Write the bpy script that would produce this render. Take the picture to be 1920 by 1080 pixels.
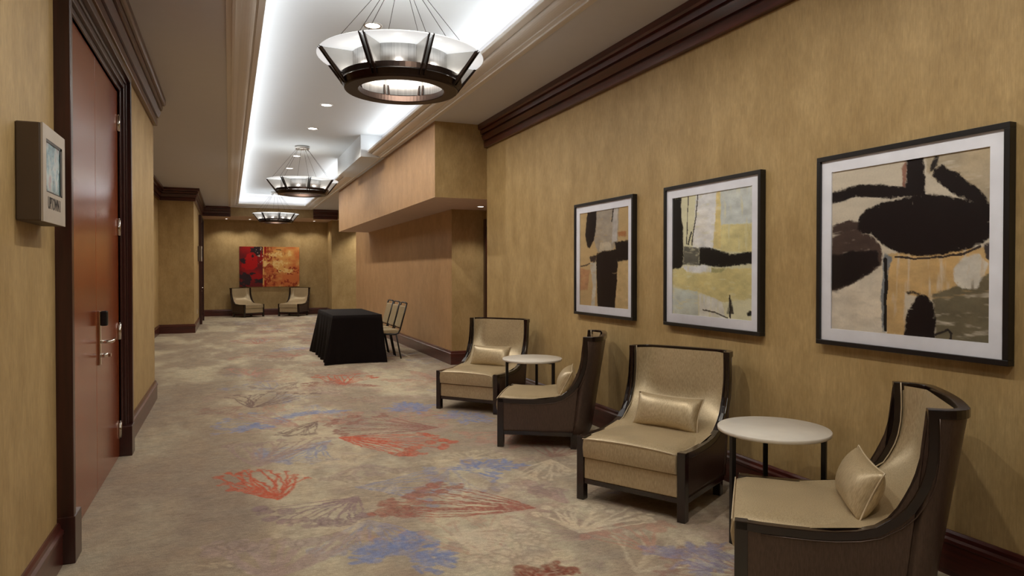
import bpy, math, random
import numpy as np
from mathutils import Vector, Matrix

for o in list(bpy.data.objects):
    bpy.data.objects.remove(o, do_unlink=True)
scene = bpy.context.scene
COL = scene.collection
R = math.radians

# ------------------------------------------------------------------ camera
cam_d = bpy.data.cameras.new('camera')
cam_d.sensor_width = 36.0
cam_d.lens = 24.0
cam_d.shift_y = -15.5 / 1920
cam_d.clip_start = 0.05
cam = bpy.data.objects.new('camera', cam_d)
COL.objects.link(cam)
cam.location = (0, 0, 1.45)
cam.rotation_euler = (R(90 - 0.694), 0, R(-22.491))
scene.camera = cam

# ------------------------------------------------------------------ world, exposure
world = bpy.data.worlds.new('world')
scene.world = world
world.use_nodes = True
world.node_tree.nodes['Background'].inputs[0].default_value = (1.0, 0.9, 0.78, 1)
world.node_tree.nodes['Background'].inputs[1].default_value = 0.02
scene.view_settings.view_transform = 'Standard'
scene.view_settings.look = 'None'
scene.view_settings.gamma = 1
scene.view_settings.use_curve_mapping = False
scene.view_settings.exposure = 0.36

# light strengths (the builders further down read these)
COVE_W = 2.7        # watts per metre of cove strip
DOWN_W = 85.0        # one tray downlight
CHAND_W = 13.0       # lamps inside one chandelier
SOFFIT_W = 26.0      # small soffit downlight
WARM = (1.0, 0.935, 0.82)
COOL = (0.94, 0.975, 1.0)


def area_strip(name, loc, sx, sy, watts, color, rot=(0, 0, 0)):
    d = bpy.data.lights.new(name, 'AREA')
    d.shape = 'RECTANGLE'
    d.size, d.size_y = sx, sy
    d.energy = watts
    d.color = color
    o = bpy.data.objects.new(name, d)
    o.location = loc
    o.rotation_euler = rot
    COL.objects.link(o)
    return o


# the lamps laid in the cove of the ceiling tray, shining up
TX0, TX1, TY1 = 0.03, 2.40, 22.15
for y0, y1 in ((-2.3, 5.8), (5.8, 13.9), (13.9, 21.9)):
    area_strip('cove_lamp', (TX0 + 0.10, (y0 + y1) / 2, 3.48), 0.05, y1 - y0, COVE_W * (y1 - y0), COOL, (0, R(215), 0))
for y0, y1 in ((-2.3, 5.8), (5.8, 11.5), (14.3, 21.9)):
    area_strip('cove_lamp', (TX1 - 0.10, (y0 + y1) / 2, 3.48), 0.05, y1 - y0, COVE_W * (y1 - y0), COOL, (0, R(145), 0))
area_strip('cove_lamp', ((TX0 + TX1) / 2, TY1 - 0.10, 3.48), TX1 - TX0 - 0.3, 0.05, COVE_W * 2.0, COOL, (R(215), 0, 0))


def spot(name, loc, watts, color, cone=120, blend=0.5, radius=0.05, parent=None):
    d = bpy.data.lights.new(name, 'SPOT')
    d.energy = watts
    d.color = color
    d.spot_size = R(cone)
    d.spot_blend = blend
    d.shadow_soft_size = radius
    o = bpy.data.objects.new(name, d)
    o.location = loc
    COL.objects.link(o)
    return o


# ------------------------------------------------------------------ helpers
def lin(c):
    r = []
    for v in c[:3]:
        v = v / 255.0
        r.append(v / 12.92 if v <= 0.04045 else ((v + 0.055) / 1.055) ** 2.4)
    return tuple(r)


def tag(o, label=None, cat=None, group=None, kind=None):
    if label:
        o['label'] = label
    if cat:
        o['category'] = cat
    if group:
        o['group'] = group
    if kind:
        o['kind'] = kind
    return o


def empty(name, loc=(0, 0, 0), rz=0.0):
    o = bpy.data.objects.new(name, None)
    o.empty_display_size = 0.1
    o.location = loc
    o.rotation_euler = (0, 0, rz)
    COL.objects.link(o)
    return o


def copy_tree(o, parent=None):
    c = o.copy()
    COL.objects.link(c)
    if parent:
        c.parent = parent
    for ch in list(o.children):
        copy_tree(ch, c)
    return c


class MB:
    """collects faces, then builds ONE mesh object"""

    def __init__(self):
        self.v, self.f, self.mi, self.sm = [], [], [], []

    def add(self, vs, fs, mi=0, smooth=False):
        b = len(self.v)
        self.v += [tuple(p) for p in vs]
        for f in fs:
            self.f.append(tuple(b + i for i in f))
            self.mi.append(mi)
            self.sm.append(smooth)
        return self

    def box(self, a, b, mi=0):
        x0, x1 = sorted((a[0], b[0])); y0, y1 = sorted((a[1], b[1])); z0, z1 = sorted((a[2], b[2]))
        vs = [(x0, y0, z0), (x1, y0, z0), (x1, y1, z0), (x0, y1, z0),
              (x0, y0, z1), (x1, y0, z1), (x1, y1, z1), (x0, y1, z1)]
        fs = [(0, 3, 2, 1), (4, 5, 6, 7), (0, 1, 5, 4), (1, 2, 6, 5), (2, 3, 7, 6), (3, 0, 4, 7)]
        return self.add(vs, fs, mi)

    def grid(self, P, mi=0, smooth=True, close_u=False, close_v=False, flip=False):
        """P[i][j] -> point"""
        nu, nv = len(P), len(P[0])
        vs = [p for row in P for p in row]
        fs = []
        for i in range(nu if close_u else nu - 1):
            for j in range(nv if close_v else nv - 1):
                a = i * nv + j
                b = ((i + 1) % nu) * nv + j
                c = ((i + 1) % nu) * nv + (j + 1) % nv
                d = i * nv + (j + 1) % nv
                fs.append((a, d, c, b) if flip else (a, b, c, d))
        return self.add(vs, fs, mi, smooth)

    def tube(self, pts, r, n=8, mi=0, caps=True, smooth=True):
        pts = [Vector(p) for p in pts]
        rows = []
        up = None
        for i, p in enumerate(pts):
            t = (pts[min(i + 1, len(pts) - 1)] - pts[max(i - 1, 0)]).normalized()
            if up is None:
                up = Vector((0, 0, 1)) if abs(t.z) < 0.9 else Vector((1, 0, 0))
            s = t.cross(up).normalized()
            up = s.cross(t).normalized()
            rr = r[i] if isinstance(r, (list, tuple)) else r
            rows.append([p + s * math.cos(2 * math.pi * k / n) * rr + up * math.sin(2 * math.pi * k / n) * rr for k in range(n)])
        b = len(self.v)
        self.grid(rows, mi, smooth, close_v=True)
        if caps:
            m = len(rows)
            self.f.append(tuple(b + k for k in range(n))); self.mi.append(mi); self.sm.append(False)
            self.f.append(tuple(b + (m - 1) * n + k for k in reversed(range(n)))); self.mi.append(mi); self.sm.append(False)
        return self

    def lathe(self, prof, c=(0, 0, 0), n=48, mi=0, smooth=True, closed=False, a0=0.0, a1=None):
        full = a1 is None
        rows = []
        m = n if full else n + 1
        for k in range(m):
            a = a0 + (2 * math.pi if full else (a1 - a0)) * k / n
            rows.append([(c[0] + r * math.cos(a), c[1] + r * math.sin(a), c[2] + z) for r, z in prof])
        return self.grid(rows, mi, smooth, close_u=full, close_v=closed)

    def build(self, name, mat, parent=None, bevel=0.0, seg=2, autosmooth=True, clean=True):
        me = bpy.data.meshes.new(name)
        me.from_pydata(self.v, [], self.f)
        mats = mat if isinstance(mat, (list, tuple)) else [mat]
        for m in mats:
            me.materials.append(m)
        me.polygons.foreach_set('material_index', self.mi)
        me.polygons.foreach_set('use_smooth', self.sm)
        if clean:
            import bmesh
            bm = bmesh.new()
            bm.from_mesh(me)
            bmesh.ops.remove_doubles(bm, verts=bm.verts, dist=1e-5)
            bmesh.ops.recalc_face_normals(bm, faces=bm.faces)
            bm.to_mesh(me)
            bm.free()
        me.update()
        o = bpy.data.objects.new(name, me)
        COL.objects.link(o)
        if parent:
            o.parent = parent
        if bevel > 0:
            md = o.modifiers.new('bevel', 'BEVEL')
            md.width = bevel
            md.segments = seg
            md.limit_method = 'ANGLE'
            md.angle_limit = R(40)
        return o


def plan_sweep(mb, path, prof, side=1, mi=0):
    """sweep a profile [(out, z)] along a plan polyline; 'out' is to the left (side=1) or right (-1) of travel"""
    n = len(path)
    rows = []
    for i, p in enumerate(path):
        p = Vector(p)
        d0 = (p - Vector(path[i - 1])).normalized() if i else None
        d1 = (Vector(path[i + 1]) - p).normalized() if i < n - 1 else None
        d0 = d0 or d1
        d1 = d1 or d0
        n0 = Vector((-d0.y, d0.x)) * side
        n1 = Vector((-d1.y, d1.x)) * side
        m = (n0 + n1)
        m = m / max(1e-6, m.dot(n0))
        rows.append([(p.x + m.x * o, p.y + m.y * o, z) for o, z in prof])
    b = len(mb.v)
    k = len(prof)
    mb.grid(rows, mi, False, close_v=True)
    for base, rev in ((b, False), (b + (n - 1) * k, True)):
        idx = [base + j for j in range(k)]
        mb.f.append(tuple(reversed(idx) if rev else idx)); mb.mi.append(mi); mb.sm.append(False)
    return mb


# ------------------------------------------------------------------ materials
def new_mat(name):
    m = bpy.data.materials.new(name)
    m.use_nodes = True
    nt = m.node_tree
    return m, nt, nt.nodes['Principled BSDF']


def coords(nt, scale=(1, 1, 1)):
    tc = nt.nodes.new('ShaderNodeTexCoord')
    mp = nt.nodes.new('ShaderNodeMapping')
    mp.inputs['Scale'].default_value = scale
    nt.links.new(tc.outputs['Object'], mp.inputs['Vector'])
    return mp.outputs['Vector']


def noise(nt, vec, scale, detail=3, rough=0.55):
    n = nt.nodes.new('ShaderNodeTexNoise')
    n.inputs['Scale'].default_value = scale
    n.inputs['Detail'].default_value = detail
    n.inputs['Roughness'].default_value = rough
    nt.links.new(vec, n.inputs['Vector'])
    return n.outputs['Fac']


def ramp(nt, fac, stops):
    r = nt.nodes.new('ShaderNodeValToRGB')
    el = r.color_ramp.elements
    el[0].position, el[0].color = stops[0][0], (*stops[0][1], 1)
    el[1].position, el[1].color = stops[-1][0], (*stops[-1][1], 1)
    for p, c in stops[1:-1]:
        e = el.new(p)
        e.color = (*c, 1)
    nt.links.new(fac, r.inputs['Fac'])
    return r.outputs['Color']


def mix(nt, a, b, fac, mode='MIX'):
    m = nt.nodes.new('ShaderNodeMix')
    m.data_type = 'RGBA'
    m.blend_type = mode
    if isinstance(fac, (int, float)):
        m.inputs['Factor'].default_value = fac
    else:
        nt.links.new(fac, m.inputs['Factor'])
    for s, k in ((a, 'A'), (b, 'B')):
        sock = [i for i in m.inputs if i.name == k and i.type == 'RGBA'][0]
        if isinstance(s, tuple):
            sock.default_value = (*s[:3], 1)
        else:
            nt.links.new(s, sock)
    return [o for o in m.outputs if o.type == 'RGBA'][0]


def bump(nt, bsdf, h, strength=0.2, dist=0.01):
    b = nt.nodes.new('ShaderNodeBump')
    b.inputs['Strength'].default_value = strength
    b.inputs['Distance'].default_value = dist
    nt.links.new(h, b.inputs['Height'])
    nt.links.new(b.outputs['Normal'], bsdf.inputs['Normal'])


def flat_mat(name, c, rough=0.5, metal=0.0, spec=0.5, coat=0.0, var=0.05):
    m, nt, b = new_mat(name)
    v = coords(nt, (1, 1, 1))
    f = noise(nt, v, 9, 3)
    l = lin(c)
    col = ramp(nt, f, [(0.3, tuple(x * (1 - var) for x in l)), (0.7, tuple(min(1, x * (1 + var)) for x in l))])
    nt.links.new(col, b.inputs['Base Color'])
    b.inputs['Roughness'].default_value = rough
    b.inputs['Metallic'].default_value = metal
    b.inputs['Specular IOR Level'].default_value = spec
    b.inputs['Coat Weight'].default_value = coat
    b.inputs['Coat Roughness'].default_value = 0.15
    return m


def wallpaper(name, c1, c2, grain=0.5, rough=0.55):
    """gold wallcovering: mottled, with fine upright threads"""
    m, nt, b = new_mat(name)
    v = coords(nt)
    big = noise(nt, coords(nt, (1.0, 1.0, 0.55)), 4.5, 6, 0.68)
    thr = noise(nt, coords(nt, (1.0, 1.0, 0.05)), 210, 2, 0.5)
    fib = noise(nt, coords(nt, (1.0, 1.0, 0.25)), 60, 4, 0.7)
    a = ramp(nt, big, [(0.30, lin(c1)), (0.70, lin(c2))])
    t = ramp(nt, thr, [(0.30, (0.78,) * 3), (0.70, (1.18,) * 3)])
    col = mix(nt, a, t, grain, 'MULTIPLY')
    t2 = ramp(nt, fib, [(0.35, (0.86,) * 3), (0.68, (1.12,) * 3)])
    col = mix(nt, col, t2, 0.7, 'MULTIPLY')
    nt.links.new(col, b.inputs['Base Color'])
    b.inputs['Roughness'].default_value = rough
    b.inputs['Specular IOR Level'].default_value = 0.35
    bump(nt, b, thr, 0.12, 0.002)
    return m


def wood(name, c1, c2, scale=(30, 30, 1.2), rough=0.3, coat=0.3):
    m, nt, b = new_mat(name)
    f = noise(nt, coords(nt, scale), 2.0, 5, 0.6)
    g = noise(nt, coords(nt, tuple(s * 3 for s in scale)), 3.0, 3, 0.6)
    a = ramp(nt, f, [(0.32, lin(c1)), (0.68, lin(c2))])
    t = ramp(nt, g, [(0.35, (0.85,) * 3), (0.65, (1.12,) * 3)])
    col = mix(nt, a, t, 0.6, 'MULTIPLY')
    nt.links.new(col, b.inputs['Base Color'])
    b.inputs['Roughness'].default_value = rough
    b.inputs['Coat Weight'].default_value = coat
    b.inputs['Coat Roughness'].default_value = 0.18
    return m


def emit_mat(name, c, strength, base=(230, 230, 225)):
    m, nt, b = new_mat(name)
    f = noise(nt, coords(nt), 4.0, 2)
    l = lin(base)
    nt.links.new(ramp(nt, f, [(0.3, tuple(x * 0.97 for x in l)), (0.7, l)]), b.inputs['Base Color'])
    b.inputs['Emission Color'].default_value = (*c, 1)
    b.inputs['Emission Strength'].default_value = strength
    b.inputs['Roughness'].default_value = 0.4
    return m


def fabric(name, c1, c2, rough=0.42, metal=0.25, scale=(1, 1, 1), bs=0.12, sheen=0.0):
    m, nt, b = new_mat(name)
    f = noise(nt, coords(nt, (scale[0] * 1, scale[1] * 1, scale[2] * 0.15)), 220, 3, 0.6)
    g = noise(nt, coords(nt), 5, 3, 0.5)
    a = ramp(nt, f, [(0.30, lin(c1)), (0.70, lin(c2))])
    t = ramp(nt, g, [(0.3, (0.92,) * 3), (0.7, (1.07,) * 3)])
    nt.links.new(mix(nt, a, t, 1.0, 'MULTIPLY'), b.inputs['Base Color'])
    b.inputs['Roughness'].default_value = rough
    b.inputs['Metallic'].default_value = metal
    b.inputs['Sheen Weight'].default_value = sheen
    bump(nt, b, f, bs, 0.002)
    return m


def attr_mat(name, attr, rough=0.6, fibre=None, spec=0.3):
    m, nt, b = new_mat(name)
    at = nt.nodes.new('ShaderNodeAttribute')
    at.attribute_name = attr
    col = at.outputs['Color']
    if fibre == 'carpet':
        v = coords(nt, (12.0, 70.0, 1.0))
        s1 = noise(nt, v, 2.6, 4, 0.7)
        s2 = noise(nt, coords(nt, (1, 1, 1)), 170.0, 2, 0.6)
        s3 = noise(nt, coords(nt, (1.0, 1.0, 1.0)), 7.0, 6, 0.68)
        col = mix(nt, col, ramp(nt, s1, [(0.30, (0.78,) * 3), (0.70, (1.16,) * 3)]), 0.75, 'MULTIPLY')
        col = mix(nt, col, ramp(nt, s2, [(0.30, (0.72,) * 3), (0.70, (1.25,) * 3)]), 0.7, 'MULTIPLY')
        col = mix(nt, col, ramp(nt, s3, [(0.30, (0.84, 0.83, 0.84)), (0.70, (1.12, 1.13, 1.10))]), 0.9, 'MULTIPLY')
        bump(nt, b, s2, 0.5, 0.006)
    else:
        s = noise(nt, coords(nt), 90.0, 3, 0.6)
        col = mix(nt, col, ramp(nt, s, [(0.3, (0.93,) * 3), (0.7, (1.06,) * 3)]), 0.7, 'MULTIPLY')
    nt.links.new(col, b.inputs['Base Color'])
    b.inputs['Roughness'].default_value = rough
    b.inputs['Specular IOR Level'].default_value = spec
    return m


M = {}
M['paper'] = wallpaper('gold_wallcovering', (156, 129, 84), (182, 155, 108), 0.4)
M['paper_tan'] = wallpaper('tan_threaded_wallcovering', (162, 126, 88), (180, 142, 102), 0.6, 0.5)
M['mahogany'] = wood('dark_mahogany', (58, 23, 19), (88, 38, 29), (1.2, 1.2, 14), 0.30, 0.3)
M['casing'] = wood('casing_mahogany', (40, 16, 14), (62, 27, 22), (14, 14, 1.0), 0.30, 0.3)
M['door'] = wood('door_veneer', (108, 46, 22), (142, 66, 30), (26, 26, 0.9), 0.22, 0.4)
M['ceil'] = flat_mat('ceiling_paint', (200, 198, 200), 0.75, var=0.01)
M['tray'] = flat_mat('tray_paint', (210, 214, 217), 0.8, var=0.004)
M['mould'] = flat_mat('moulding_paint', (214, 205, 194), 0.55, var=0.01)
M['soffit'] = flat_mat('soffit_paint', (196, 172, 154), 0.7)
M['bronze'] = flat_mat('dark_bronze', (52, 40, 34), 0.32, 0.85)
M['steel'] = flat_mat('brushed_steel', (196, 192, 186), 0.28, 1.0)
M['steel_soft'] = flat_mat('satin_steel_panel', (206, 204, 200), 0.42, 0.7)
M['chrome'] = flat_mat('polished_nickel', (214, 208, 200), 0.14, 1.0)
M['black_frame'] = flat_mat('black_frame_lacquer', (20, 19, 20), 0.35)
M['mat_board'] = flat_mat('mat_board', (230, 232, 242), 0.7)
M['espresso'] = wood('espresso_lacquer', (20, 11, 10), (32, 18, 15), (10, 10, 10), 0.22, 0.5)
M['satin'] = fabric('champagne_satin', (160, 141, 109), (194, 175, 141), 0.38, 0.30, bs=0.08)
M['leather'] = fabric('bronze_leather', (78, 63, 55), (95, 78, 68), 0.31, 0.45, bs=0.02)
M['piping'] = flat_mat('pale_piping', (196, 178, 148), 0.5, 0.2)
M['white_top'] = flat_mat('white_stone_top', (216, 210, 200), 0.3)
M['black_metal'] = flat_mat('black_metal', (26, 23, 22), 0.4, 0.3)
M['cloth'] = fabric('black_tablecloth', (14, 8, 8), (22, 14, 13), 0.85, 0.0, bs=0.2)
M['cloth'].node_tree.nodes['Principled BSDF'].inputs['Specular IOR Level'].default_value = 0.12
M['beige_vinyl'] = fabric('beige_chair_vinyl', (150, 130, 98), (172, 152, 118), 0.5, 0.05)
M['grey_case'] = flat_mat('display_housing_side', (80, 63, 46), 0.5)
M['grey_face'] = flat_mat('display_housing_face', (178, 168, 156), 0.45)
M['plate'] = flat_mat('white_plastic', (214, 206, 192), 0.45)
M['glass_lit'] = emit_mat('lit_frosted_glass', COOL, 0.5)
M['diffuser'] = emit_mat('lamp_diffuser', COOL, 1.0)
M['lens'] = emit_mat('downlight_lens', (1.0, 0.95, 0.88), 6.0)
M['drum'] = None
M['lettering'] = flat_mat('dark_print', (40, 36, 36), 0.6)
M['void'] = flat_mat('dark_recess', (24, 14, 12), 0.6)


def drum_material():
    m, nt, b = new_mat('ribbed_drum_metal')
    w = nt.nodes.new('ShaderNodeTexNoise')
    w.inputs['Scale'].default_value = 60
    nt.links.new(coords(nt, (1, 1, 0.02)), w.inputs['Vector'])
    nt.links.new(ramp(nt, w.outputs['Fac'], [(0.3, lin((190, 188, 186))), (0.7, lin((220, 218, 216)))]), b.inputs['Base Color'])
    b.inputs['Metallic'].default_value = 0.75
    b.inputs['Roughness'].default_value = 0.38
    bump(nt, b, w.outputs['Fac'], 0.3, 0.004)
    return m


M['drum'] = drum_material()


def screen_material():
    m, nt, b = new_mat('lit_screen')
    f = noise(nt, coords(nt, (1, 1, 1)), 9.0, 4, 0.6)
    c = ramp(nt, f, [(0.30, (0.02, 0.07, 0.09)), (0.45, (0.09, 0.17, 0.18)), (0.56, (0.24, 0.27, 0.25)), (0.70, (0.20, 0.13, 0.12))])
    nt.links.new(c, b.inputs['Base Color'])
    nt.links.new(c, b.inputs['Emission Color'])
    b.inputs['Emission Strength'].default_value = 0.12
    b.inputs['Roughness'].default_value = 0.2
    return m


M['screen'] = screen_material()


def glazing_material():
    m = bpy.data.materials.new('picture_glass')
    m.use_nodes = True
    nt = m.node_tree
    nt.nodes.remove(nt.nodes['Principled BSDF'])
    out = nt.nodes['Material Output']
    tr = nt.nodes.new('ShaderNodeBsdfTransparent')
    gl = nt.nodes.new('ShaderNodeBsdfGlossy')
    gl.inputs['Roughness'].default_value = 0.03
    fr = nt.nodes.new('ShaderNodeFresnel')
    fr.inputs['IOR'].default_value = 1.15
    mx = nt.nodes.new('ShaderNodeMixShader')
    nt.links.new(fr.outputs[0], mx.inputs[0])
    nt.links.new(tr.outputs[0], mx.inputs[1])
    nt.links.new(gl.outputs[0], mx.inputs[2])
    nt.links.new(mx.outputs[0], out.inputs['Surface'])
    return m


M['glazing'] = glazing_material()


# ------------------------------------------------------------------ painted patterns (carpet and pictures)
def vnoise(x, y, seed=0):
    rng = np.random.RandomState(seed)
    T = rng.rand(256, 256).astype(np.float32)
    xi = np.floor(x).astype(int); yi = np.floor(y).astype(int)
    fx = x - xi; fy = y - yi
    fx = fx * fx * (3 - 2 * fx); fy = fy * fy * (3 - 2 * fy)
    a = T[xi % 256, yi % 256]; b = T[(xi + 1) % 256, yi % 256]
    c = T[xi % 256, (yi + 1) % 256]; d = T[(xi + 1) % 256, (yi + 1) % 256]
    return (a * (1 - fx) + b * fx) * (1 - fy) + (c * (1 - fx) + d * fx) * fy


def fbm(x, y, seed=0, oct=4):
    s, a, t = 0, 0.5, 0
    for k in range(oct):
        s = s + a * vnoise(x * 2 ** k, y * 2 ** k, seed + k)
        t += a
        a *= 0.5
    return s / t


def in_poly(x, y, pts):
    r = np.zeros(x.shape, bool)
    n = len(pts)
    for i in range(n):
        x0, y0 = pts[i]; x1, y1 = pts[(i + 1) % n]
        if y0 == y1:
            continue
        c = ((y0 > y) != (y1 > y)) & (x < (x1 - x0) * (y - y0) / (y1 - y0) + x0)
        r ^= c
    return r


def seg_dist(x, y, p, q):
    px, py = p; dx, dy = q[0] - px, q[1] - py
    l2 = dx * dx + dy * dy + 1e-12
    t = np.clip(((x - px) * dx + (y - py) * dy) / l2, 0, 1)
    return np.hypot(x - px - t * dx, y - py - t * dy), t


ART = {}
ART[3] = dict(bg=(205, 195, 178), polys=[
    ((180, 165, 140), [(0.644, -0.008), (1.0, -0.006), (1.008, 0.296), (0.881, 0.247), (0.746, 0.168), (0.646, 0.088)]),
    ((200, 168, 118), [(0.407, 0.526), (1.004, 0.509), (1.006, 0.733), (0.698, 0.794), (0.521, 0.759), (0.525, 0.996), (0.396, 1.003), (0.386, 0.706)]),
    ((75, 60, 54), [(-0.001, 0.337), (0.148, 0.311), (0.21, 0.335), (0.229, 0.403), (0.307, 0.429), (0.358, 0.482), (0.375, 0.547), (0.368, 0.598), (0.191, 0.694), (0.046, 0.766), (-0.011, 0.767)]),
    ((28, 20, 20), [(-0.016, 0.533), (0.151, 0.506), (0.333, 0.51), (0.359, 0.591), (0.191, 0.691), (-0.011, 0.764)]),
    ((218, 208, 192), [(-0.02, 0.778), (0.191, 0.697), (0.376, 0.62), (0.402, 1.006), (-0.015, 1.009)]),
    ((120, 125, 130), [(0.383, 0.519), (0.432, 0.548), (0.402, 0.706), (0.396, 0.992), (0.371, 0.994), (0.363, 0.793)]),
    ((112, 104, 84), [(0.691, 0.761), (1.011, 0.64), (1.015, 1.011), (0.708, 1.007)]),
    ((208, 203, 193), [(0.806, 0.62), (0.859, 0.556), (0.936, 0.538), (0.986, 0.596), (0.968, 0.658), (0.925, 0.722), (0.861, 0.73), (0.807, 0.686)]),
    ((70, 64, 66), [(0.96, 0.495), (1.007, 0.477), (1.008, 0.596), (0.98, 0.571)]),
    ((150, 108, 92), [(0.487, 0.04), (0.528, -0.004), (0.524, 0.158), (0.504, 0.148)]),
    ((24, 16, 17), [(-0.009, 0.125), (0.179, 0.101), (0.335, 0.111), (0.512, 0.149), (0.633, 0.203), (0.418, 0.207), (0.181, 0.177), (-0.007, 0.202)]),
    ((24, 16, 17), [(0.525, -0.018), (0.63, -0.013), (0.64, 0.218), (0.52, 0.206)]),
    ((24, 16, 17), [(0.682, 0.079), (0.738, 0.053), (0.827, 0.111), (0.919, 0.186), (1.005, 0.302), (1.006, 0.352), (0.888, 0.263), (0.801, 0.22), (0.718, 0.151), (0.678, 0.108)]),
    ((24, 16, 17), [(0.201, 0.304), (0.252, 0.256), (0.418, 0.218), (0.633, 0.203), (0.802, 0.233), (0.933, 0.277), (1.006, 0.315), (1.007, 0.446), (0.96, 0.488), (0.858, 0.524), (0.723, 0.547), (0.593, 0.549), (0.487, 0.528), (0.374, 0.482), (0.306, 0.422), (0.229, 0.403), (0.193, 0.364)]),
    ((24, 16, 17), [(0.523, 0.885), (0.582, 0.799), (0.596, 0.764), (0.655, 0.762), (0.698, 0.808), (0.707, 0.901), (0.704, 1.008), (0.519, 1.013)]),
    ((40, 34, 32), [(0.524, 0.75), (0.566, 0.742), (0.626, 0.754), (0.623, 0.765), (0.567, 0.758), (0.527, 0.762)]),
    ((40, 36, 34), [(0.695, -0.001), (0.723, 0.001), (0.71, 0.058), (0.667, 0.091), (0.66, 0.069)]),
], lines=[
    ((60, 50, 45), 0.006, [(0.456, 0.549), (0.579, 0.562), (0.723, 0.56), (0.858, 0.54), (0.948, 0.504)]),
    ((45, 40, 38), 0.006, [(0.708, 0.983), (0.783, 0.946), (0.8, 0.967), (0.795, 1.0)]),
    ((30, 28, 28), 0.01, [(0.392, 0.562), (0.397, 0.706), (0.392, 0.978)]),
])
ART[2] = dict(bg=(222, 219, 188), polys=[
    ((228, 228, 228), [(0.32, -0.001), (0.633, -0.011), (0.576, 0.391), (0.556, 0.458), (0.281, 0.443)]),
    ((206, 212, 210), [(0.629, -0.004), (1.009, -0.009), (1.004, 0.271), (0.632, 0.269)]),
    ((224, 207, 148), [(0.591, -0.008), (0.629, -0.011), (0.649, 0.461), (0.545, 0.444)]),
    ((220, 210, 156), [(0.641, 0.27), (1.008, 0.275), (1.007, 0.497), (0.644, 0.474)]),
    ((214, 203, 148), [(-0.005, 0.605), (1.013, 0.611), (1.012, 0.84), (0.665, 0.872), (0.365, 0.805), (-0.015, 0.769)]),
    ((226, 226, 226), [(0.13, 0.589), (0.515, 0.581), (0.52, 0.647), (0.202, 0.643)]),
    ((206, 213, 206), [(-0.015, 0.781), (0.353, 0.798), (0.356, 1.01), (-0.025, 1.016)]),
    ((224, 224, 217), [(0.365, 0.812), (0.665, 0.868), (0.708, 1.024), (0.368, 1.017)]),
    ((100, 99, 92), [(0.152, 0.425), (0.371, 0.439), (0.362, 0.582), (0.154, 0.58)]),
    ((26, 24, 24), [(-0.025, -0.005), (0.122, -0.003), (0.13, 0.213), (0.154, 0.258), (0.149, 0.577), (0.118, 0.606), (-0.017, 0.617)]),
    ((26, 24, 24), [(0.371, 0.432), (0.492, 0.44), (0.68, 0.475), (0.761, 0.501), (1.011, 0.485), (1.012, 0.576), (0.762, 0.593), (0.682, 0.605), (0.362, 0.582)]),
    ((60, 56, 50), [(0.723, 0.916), (0.746, 0.842), (0.762, 0.842), (0.786, 0.914), (0.797, 0.959), (0.717, 0.963)]),
    ((25, 25, 25), [(0.931, 0.946), (0.968, 0.929), (0.999, 0.932), (0.999, 0.962), (0.959, 0.968)]),
    ((170, 165, 120), [(0.526, 0.608), (0.702, 0.61), (0.642, 0.643), (0.516, 0.647)]),
], lines=[
    ((70, 66, 60), 0.006, [(0.217, -0.004), (0.21, 0.189), (0.199, 0.404)]),
    ((70, 66, 60), 0.007, [(0.35, -0.005), (0.323, 0.169), (0.269, 0.414)]),
    ((90, 86, 75), 0.006, [(0.411, 0.944), (0.563, 0.958), (0.728, 0.999)]),
    ((40, 38, 36), 0.008, [(0.747, 0.822), (0.756, 0.995)]),
    ((50, 48, 44), 0.01, [(0.267, 0.307), (0.222, 0.405)]),
])
ART[1] = dict(bg=(194, 168, 124), polys=[
    ((168, 157, 142), [(0.338, -0.006), (0.814, -0.007), (0.794, 0.328), (0.706, 0.41), (0.386, 0.435), (0.309, 0.311)]),
    ((192, 187, 182), [(0.689, -0.01), (0.792, -0.009), (0.78, 0.328), (0.677, 0.352)]),
    ((185, 141, 103), [(-0.024, 0.593), (0.218, 0.624), (0.171, 0.836), (-0.024, 0.841)]),
    ((198, 174, 130), [(0.785, 0.536), (1.017, 0.525), (1.021, 1.009), (0.752, 1.014)]),
    ((200, 195, 182), [(0.217, 0.548), (0.362, 0.52), (0.357, 0.743), (0.328, 1.004), (0.241, 1.001), (0.281, 0.789)]),
    ((200, 188, 165), [(0.446, 0.33), (0.649, 0.337), (0.678, 0.409), (0.416, 0.425)]),
    ((34, 24, 24), [(0.161, -0.004), (0.36, -0.005), (0.354, 0.165), (0.309, 0.296), (0.217, 0.383), (0.153, 0.366), (0.111, 0.243), (0.136, 0.108)]),
    ((34, 24, 24), [(0.733, 0.34), (1.023, 0.327), (1.02, 0.521), (0.79, 0.539), (0.762, 0.426)]),
    ((34, 24, 24), [(0.362, 0.446), (0.534, 0.42), (0.795, 0.41), (0.79, 0.596), (0.778, 0.779), (0.732, 1.015), (0.389, 1.009), (0.363, 0.713)]),
    ((60, 48, 44), [(0.201, 0.473), (0.371, 0.461), (0.356, 0.538), (0.233, 0.531)]),
    ((172, 120, 80), [(0.793, 0.244), (0.949, 0.237), (0.963, 0.286), (0.816, 0.294)]),
], lines=[
    ((50, 44, 40), 0.012, [(0.706, 0.006), (0.676, 0.124)]),
    ((90, 75, 60), 0.008, [(0.009, 0.581), (0.17, 0.563), (0.217, 0.548)]),
])
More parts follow.
